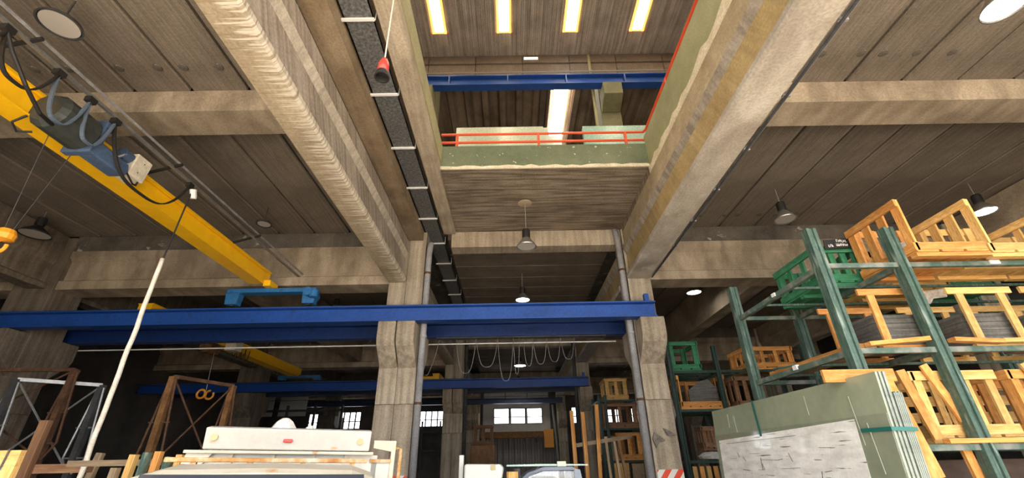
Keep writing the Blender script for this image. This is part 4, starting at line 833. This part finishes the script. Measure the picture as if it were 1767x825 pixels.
# leaning poles
for k, (x0, z1, x1, mm, lb) in enumerate(((1.47, 2.92, 1.5, 'wood', 'thin pine pole leftmost of the leaning poles'), (1.72, 2.88, 1.78, 'wood', 'pine pole second of the leaning poles'), (1.95, 3.06, 2.15, 'wood', 'tallest pine pole of the leaning poles'), (2.3, 2.3, 2.3, 'wood_grey', 'grey pole slanting behind the tallest leaning pole'), (2.55, 2.28, 2.5, 'wood_grey', 'grey pole before the pale panel'), (2.8, 2.28, 2.6, 'wood_brown', 'brown pole before the pale panel'))):
    tag(MB().bar((x0, 11.6, 0), (x1, 12.0, z1), 0.09 if k < 3 else 0.06, 0.07).build('leaning_pole', mm), lb, 'pole')
tag(MB().bar((1.55, 12.0, 2.12), (2.95, 12.0, 2.3), 0.1, 0.09).build('cross_timber', 'wood_grey'), 'grey timber crossing behind the leaning poles', 'timber')

# ================================================================== STEEL FRAMES AT LEFT
def still(lab, pl, pr, z1, m, m2, z0=0.0):
    t = thing('steel_frame', lab, 'frame', ((pl[0]+pr[0])/2, (pl[1]+pr[1])/2, 0))
    for (x, y) in (pl, pr):
        MB().bar((x, y, z0), (x, y, z1), 0.10, 0.10).build('post', m2, t)
        for s in (-1, 1):
            MB().tube([(x+s*0.05, y, z1-0.05), (x+s*0.2, y, z1-1.25), (x+s*0.05, y, z1-1.5)], 0.02, 6).build('stay', m, t)
        for zz in (z1-0.75, z1-1.25): MB().tube([(x-0.18, y, zz), (x+0.18, y, zz)], 0.016, 6).build('strut', m, t)
    a = Vector((pl[0], pl[1], z1)); b = Vector((pr[0], pr[1], z1)); MB().bar(a, b, 0.06, 0.06).build('top_bar', m, t)
    mid = (a+b)/2-Vector((0, 0, 0.75))
    for e in (a, b): MB().tube([e, mid], 0.018, 6).build('brace', m, t)
    for e in (a, b): MB().tube([mid, e-Vector((0, 0, 1.5))], 0.018, 6).build('brace', m, t)
    return t
still('grey upright steel stillage frame at the far left', (-8.72, 8.0), (-7.85, 8.75), 3.22, 'steel', 'dark_steel')
still('rusty brown stillage frame overlapping the grey one', (-8.15, 8.4), (-10.6, 8.2), 3.45, 'rust', 'rust')
still('rusty orange upright stillage frame behind the truck', (-5.97, 8.0), (-5.55, 9.1), 3.22, 'rust', 'rust_orange')
tag(MB().box(-5.98, -5.87, 5.97, 6.05, 0, 2.34).build('timber_post', 'wood_brown', bevel=0.008), 'brown timber post standing at lower left', 'post')
tag(MB().box(-6.3, -5.2, 6.051, 6.12, 1.74, 1.84).build('timber_rail', 'wood_brown'), 'brown timber rail at the foot of the timber post', 'timber')
tag(MB().box(-4.9, -3.2, 5.4, 5.46, 1.80, 1.86).build('timber_rail', 'wood_grey'), 'long grey timber rail behind the bundled stakes', 'timber')
tag(MB().bar((-6.0, 6.8, 0), (-5.75, 6.8, 1.98), 0.09, 0.06, up=(0, 1, 0)).build('timber_post', 'wood_grey'), 'slanting grey timber beside the brown post', 'post')
for k, (x, z1, mm, dx) in enumerate(((-4.02, 1.78, 'wood_grey', 0.05), (-3.93, 1.90, 'wood_pale', 0.06), (-3.85, 1.92, 'rack', 0.06), (-3.78, 1.93, 'wood', 0.06), (-3.71, 1.88, 'rack', 0.06), (-3.64, 1.90, 'wood_pale', 0.06))):
    tag(MB().bar((x-dx, 5.0+0.07*k, 0), (x, 5.0+0.07*k, z1), 0.065, 0.06, up=(0, 1, 0)).build('stake', mm), '%s stake of the strapped bundle left of the truck' % ('first grey', 'second pale', 'third green', 'fourth orange', 'fifth green', 'sixth pale')[k], 'stake', 'bundled stakes')
# crate with glass at the lower left corner
lc = thing('glazing_crate', 'pine crate with pale glass at the lower left corner', 'crate', (-3.75, 3.5, 0))
MB().box(-4.3, -3.50, 3.46, 3.5, 1.79, 1.895).build('rail', 'wood_pale', lc)
MB().prism([(-3.58, 1.79), (-3.50, 1.79), (-3.62, 0.3), (-3.70, 0.3)], 'y', 3.46, 3.5).build('post', 'wood_pale', lc)
MB().box(-4.3, -3.6, 3.52, 3.6, 0.2, 1.80).build('glass', 'glass_up', lc)
MB().box(-4.3, -3.6, 3.46, 3.5, 0.1, 0.25).build('rail', 'wood_pale', lc)
for x in (-3.66, -3.58): MB().bar((x, 3.452, 1.9), (x-0.1, 3.452, 0.3), 0.012, 0.004, up=(0, 1, 0)).build('strap', 'dark_steel', lc)
for x in (-4.2,): MB().box(x, x+0.1, 3.5, 3.9, 0, 0.1).build('foot', 'wood_pale', lc)
MB().box(-3.8, -3.7, 3.5, 3.9, 0, 0.1).build('foot', 'wood_pale', lc)

# far left clutter
stc = thing('staircase', 'dim grey stair flight behind the rusty frame', 'stairs', (-9.7, 15, 0))
for k in range(9): MB().box(-10.3+0.05*k, -9.2+0.05*k, 14.0+0.28*k, 14.35+0.28*k, 0.9+0.23*k, 0.98+0.23*k).build('tread', 'wall_pale', stc)
for x in (-10.4, -9.0): MB().bar((x, 13.8, 0.6), (x+0.45, 16.5, 2.95), 0.05, 0.2).build('stringer', 'dark_steel', stc)
for k, (x0, x1, z0, z1, lb) in enumerate(((-15.9, -15.1, 4.62, 5.8, 'narrow pale panel hung on the far rail behind the truck'), (-14.7, -13.0, 4.62, 5.8, 'wide pale panel hung on the far rail behind the truck'))):
    tag(MB().box(x0, x1, 29.43, 29.52, z0, z1).build('hung_panel', 'white_machine'), lb, 'panel')
fr = thing('open_shelving', 'dark open shelf frame far behind the truck', 'rack', (-10, 24, 0))
for x in (-13, -11.6, -10.2, -8.8): MB().box(x, x+0.1, 24, 24.1, 0, 4.6).build('post', 'dark_steel', fr)
for z in (2.5, 3.4, 4.3): MB().box(-13, -8.7, 24, 24.08, z, z+0.1).build('beam', 'dark_steel', fr)
fr2 = thing('open_shelving', 'dark shelf frame beside the second row column', 'rack', (-4.5, 26, 0))
for x in (-5.9, -5.0, -4.0): MB().box(x, x+0.08, 26, 26.1, 0, 3.9).build('post', 'dark_steel', fr2)
for z in (1.5, 2.4, 3.3): MB().box(-5.9, -3.9, 26, 26.08, z, z+0.08).build('beam', 'dark_steel', fr2)
crate('brown crate stacked beyond the second row column', -2.0, -1.0, 24, 25, 2.6, 3.5, 'wood_brown', 'LRFB', 3)
tag(MB().box(-2.1, -0.9, 23.9, 25.1, 0, 2.58).build('pallet_block', 'wood_brown', bevel=0.02), 'dark boarded block under the far brown crate', 'stack')

# ================================================================== VEHICLES
YAW = math.radians(20)
tk = thing('truck', 'old cream flatbed truck with rusty roof bar and white headboard', 'truck', (-2.21, 4.65, 0), rotz=YAW)
tk.rotation_euler = (0, math.radians(1.2), YAW)
def L(mb, name, m, par=None, **k): return mb.build(name, m, par or tk, local=(par is None), **k)
# cab with rounded roof: profile in yz, lofted across x by narrowing ends
cab = MB(); secs = [(-0.80, 0.90, 0.16), (-0.75, 0.97, 0.06), (-0.58, 1.0, 0.012), (0.0, 1.0, 0.0), (0.58, 1.0, 0.012), (0.73, 0.97, 0.06), (0.77, 0.90, 0.16)]
base = [(-0.32, 0.35), (-1.75, 0.35), (-1.82, 0.6), (-1.78, 1.05), (-1.45, 1.725), (-1.38, 1.752), (-1.0, 1.785), (-0.6, 1.775), (-0.38, 1.73), (-0.32, 1.6)]
rows = []
for x, sc, dz in secs: rows.append([(x, -1.05+(y+1.05)*sc, z-(dz if z > 1.5 else 0)) for y, z in base])
n = len(base); vs = [p for r in rows for p in r]; fs = []
for i in range(len(rows)-1):
    for k in range(n): fs.append((i*n+k, i*n+(k+1) % n, (i+1)*n+(k+1) % n, (i+1)*n+k))
fs += [tuple(range(n)), tuple((len(rows)-1)*n+k for k in range(n))]
cab._add(vs, fs); L(cab, 'cab', 'truck', smooth=False)
ws = MB(); ws._add([(-0.70, -1.80, 1.08), (0.70, -1.80, 1.08), (0.66, -1.475, 1.715), (-0.66, -1.475, 1.715), (-0.70, -1.75, 1.08), (0.70, -1.75, 1.08), (0.66, -1.42, 1.715), (-0.66, -1.42, 1.715)], [(0,1,2,3),(7,6,5,4),(0,4,5,1),(1,5,6,2),(2,6,7,3),(3,7,4,0)])
L(ws, 'windscreen', 'windscreen')
rb_ = MB(); rb_.box(-0.80, 0.72, -0.62, -0.55, 1.79, 1.825); L(rb_, 'roof_bar', 'truck_rust', bevel=0.008)
for x in (-0.6, -0.2, 0.2, 0.6): L(MB().box(x-0.02, x+0.02, -0.61, -0.56, 1.76, 1.79), 'bar_foot', 'truck_rust')
hb_ = MB(); hb_.prism([(-0.02, 1.90), (-0.08, 2.08), (0.05, 2.10), (0.10, 1.90)], 'x', -0.70, 0.76); hbo = L(hb_, 'headboard', 'truck_white', bevel=0.01)
def disc(x, z, r, m, nm):
    y = -0.02-0.06*(z-1.90)/0.18-0.004
    o = MB().tube([(x, y+0.01, z), (x, y-0.012, z)], r, 18); return o.build(nm, m, tk, local=True)
disc(-0.62, 2.0, 0.03, 'amber', 'side_lamp'); disc(0.66, 1.985, 0.03, 'amber', 'side_lamp')
L(MB().box(-0.04, 0.04, -0.075, -0.045, 1.965, 1.995), 'red_lamp', 'red_lamp', bevel=0.008)
L(MB().box(-0.82, 0.8, -0.10, 0.04, 1.865, 1.892), 'headboard_ledge', 'truck', bevel=0.006)
L(MB().prism([(-0.82, 1.78), (-0.66, 1.78), (-0.6, 1.865), (-0.8, 1.865)], 'y', -0.06, 0.0), 'gusset', 'truck')
L(MB().box(-0.8, 0.85, 0.0, 0.03, 1.1, 1.865), 'bulkhead', 'truck_white')
for x in (-0.45, -0.1, 0.25, 0.55): L(MB().box(x-0.015, x+0.015, -0.03, 0.0, 1.2, 1.865), 'bulkhead_rib', 'truck')
L(MB().prism([(0.80, 2.0), (1.02, 2.0), (1.02, 1.0), (0.98, 1.0), (0.98, 1.9), (0.80, 1.93)], 'y', -0.02, 0.06), 'side_bracket', 'truck')
L(MB().box(0.78, 0.99, -0.025, 0.055, 1.80, 1.83), 'bracket_bar', 'truck_rust')
L(MB().tube([(1.02, 0.04, 1.93), (1.08, 0.04, 1.93), (1.08, 0.04, 1.0)], 0.02, 8), 'bracket_pipe', 'truck_rust')
L(MB().box(0.80, 0.98, 0.0, 0.03, 1.1, 1.80), 'side_panel', 'truck_white')
L(MB().box(-0.9, 1.0, 0.1, 3.2, 0.95, 1.1), 'bed', 'truck')
L(MB().box(-0.45, 0.45, -1.5, 3.1, 0.55, 0.7), 'chassis', 'dark_steel')
for x in (-0.85, 0.85): L(MB().box(x-0.05, x+0.05, 0.2, 3.2, 1.1, 1.4), 'side_board', 'truck_white')
for x in (-0.8, 0.8):
    for y in (-1.1, 2.3): L(MB().tube([(x-0.1, y, 0.33), (x+0.1, y, 0.33)], 0.33, 20), 'wheel', 'tyre')
for x in (-0.6, 0.6): L(MB().tube([(x, -1.8, 0.75), (x, -1.85, 0.75)], 0.1, 16), 'headlight', 'lamp_off')
L(MB().box(-0.85, 0.85, -1.92, -1.82, 0.35, 0.5), 'bumper', 'truck_rust', bevel=0.01)
for k, (x, r, hh, lb) in enumerate(((-0.05, 0.13, 0.16, 'white cloth heap peeking over the truck headboard, larger'), (0.2, 0.07, 0.09, 'white cloth tip peeking over the truck headboard, smaller'))):
    wx = -2.21+x*math.cos(YAW)-0.3*math.sin(YAW); wy = 4.65+x*math.sin(YAW)+0.3*math.cos(YAW)
    tag(MB().lathe([(r, 0), (r*0.95, hh*0.4), (r*0.6, hh*0.8), (r*0.25, hh), (0.0, hh*1.02)], (wx, wy, 2.05-k*0.0), 9).build('cloth_heap', 'white_cloth'), lb, 'cloth')
    tag(MB().box(wx-0.06, wx+0.06, wy-0.06, wy+0.06, 1.1, 2.05).build('cargo_post', 'wood_grey'), 'timber upright under the %s cloth on the truck bed' % ('larger', 'smaller')[k], 'post')

# small pickup in the aisle (side on) and white machine
pk = thing('pickup', 'blue-grey pickup cab with a green sheet on its roof in the aisle', 'car', (0.6, 9.0, 0))
prof = [(-1.2, 0.35), (2.6, 0.35), (2.6, 0.95), (1.22, 1.0), (1.16, 1.62), (1.05, 1.685), (0.45, 1.68), (0.2, 1.58), (-0.15, 1.2), (-0.9, 1.1), (-1.2, 0.9)]
side = MB(); cutw = [(0.28, 1.52), (0.02, 1.2), (1.05, 1.2), (1.03, 1.58), (0.5, 1.6)]
MB().prism([(-1.2, 0.35), (2.6, 0.35), (2.6, 0.95), (1.22, 1.0), (1.2, 1.18), (-0.17, 1.18), (-0.9, 1.1), (-1.2, 0.9)], 'y', 8.3, 9.9).build('body', 'car_grey', pk, bevel=0.03)
MB().prism([(0.42, 1.63), (1.06, 1.63), (1.02, 1.685), (0.5, 1.69)], 'y', 8.35, 9.85).build('roof', 'car_grey', pk, bevel=0.015)
for y in (8.35, 9.78):
    MB().tube([(-0.15, y+0.03, 1.18), (0.08, y+0.03, 1.45), (0.25, y+0.03, 1.58), (0.5, y+0.03, 1.66), (1.0, y+0.03, 1.66)], 0.032, 8).build('pillar', 'car_grey', pk)
    MB().prism([(1.02, 1.18), (1.2, 1.18), (1.12, 1.64), (1.02, 1.66)], 'y', y, y+0.06).build('pillar', 'car_grey', pk)
    MB().prism([(-0.12, 1.2), (1.02, 1.2), (1.02, 1.62), (0.5, 1.62), (0.25, 1.55)], 'y', y+0.025, y+0.03).build('side_window', 'pane', pk)
    for x in (-0.6, 1.9): MB().tube([(x, y-0.06, 0.33), (x, y+0.14, 0.33)], 0.33, 18).build('wheel', 'tyre', pk)
MB().box(0.35, 0.85, 8.8, 9.5, 1.0, 1.5).build('seat', 'glass_aqua', pk, bevel=0.04)
tag(MB().prism([(-0.12, 1.705), (1.28, 1.70), (1.28, 1.72), (0.5, 1.735), (-0.12, 1.73)], 'y', 8.5, 9.7).build('roof_sheet', 'glass_aqua'), 'thin green sheet lying on the pickup roof', 'sheet')
tag(MB().box(0.75, 0.9, 8.46, 8.52, 1.66, 1.77).build('roof_clamp', 'glass_up'), 'pale green clamp on the edge of the roof sheet', 'clamp')
mc = thing('machine', 'white rounded machine housing left of the pickup', 'machine', (-0.45, 7.6, 0))
MB().prism([(-0.74, 0), (-0.25, 0), (-0.23, 1.4), (-0.17, 1.58), (-0.15, 1.69), (-0.2, 1.745), (-0.74, 1.755)], 'y', 7.4, 8.1).build('housing', 'white_machine', mc, bevel=0.03)
MB().box(-0.34, -0.27, 7.38, 7.4, 1.67, 1.735).build('lamp', 'amber', mc)
MB().tube([(-0.02, 7.55, 0), (-0.02, 7.55, 1.64)], 0.09, 10).build('cylinder', 'wood_pale', mc)
MB().tube([(0.05, 7.75, 0), (0.05, 7.75, 1.68)], 0.06, 10).build('cylinder', 'dark_steel', mc)
tag(MB().box(-0.84, -0.77, 7.6, 7.7, 0, 1.88).build('white_post', 'white_machine', bevel=0.01), 'white post standing left of the white machine', 'post')
# hazard boards and rags on columns
def hazard(lab, x0, x1, y, z0, z1):
    t = thing('hazard_board', lab, 'sign', ((x0+x1)/2, y, z0))
    MB().box(x0, x1, y-0.012, y, z0, z1).build('board', 'hazard_white', t)
    w = 0.13; k = -8
    while k < 8:
        xa = x0+k*2*w
        pts = []
        # diagonal stripe clipped to the board
        poly = [(xa, z0), (xa+w, z0), (xa+w+(z1-z0)*0.8, z1), (xa+(z1-z0)*0.8, z1)]
        def clip(poly, ax, val, keep_less):
            out = []
            for i in range(len(poly)):
                a, b = poly[i], poly[(i+1) % len(poly)]
                ia = (a[ax] <= val) == keep_less; ib = (b[ax] <= val) == keep_less
                if ia: out.append(a)
                if ia != ib:
                    tt = (val-a[ax])/(b[ax]-a[ax]); out.append((a[0]+(b[0]-a[0])*tt, a[1]+(b[1]-a[1])*tt))
            return out
        poly = clip(poly, 0, x1, True)
        if poly: poly = clip(poly, 0, x0, False)
        if poly and len(poly) > 2: MB().prism(poly, 'y', y-0.016, y-0.0125).build('stripe', 'hazard_red', t)
        k += 1
hazard('red and white striped hazard board on the right column', 2.88, 3.41, 9.985, 0.4, 1.59)
hazard('red and white striped hazard board on the left column', -2.6, -2.14, 9.985, 0.4, 1.57)
tag(MB().prism([(2.88, 2.15), (2.93, 2.28), (3.02, 2.22), (3.14, 2.12), (3.0, 2.09), (2.93, 1.98)], 'y', 9.94, 9.985).build('rag', 'rag'), 'torn brown rag stuck on the right column, left one', 'rag')
tag(MB().prism([(3.13, 2.35), (3.2, 2.33), (3.38, 2.22), (3.2, 2.21)], 'y', 9.94, 9.985).build('rag', 'rag'), 'torn brown rag stuck on the right column, right one', 'rag')
tag(MB().prism([(3.42, 2.6), (3.42, 2.98), (3.47, 2.98), (3.5, 2.62), (3.45, 2.5)], 'y', 10.1, 10.4).build('rag', 'rag'), 'dark rag hanging beside the right column', 'rag')
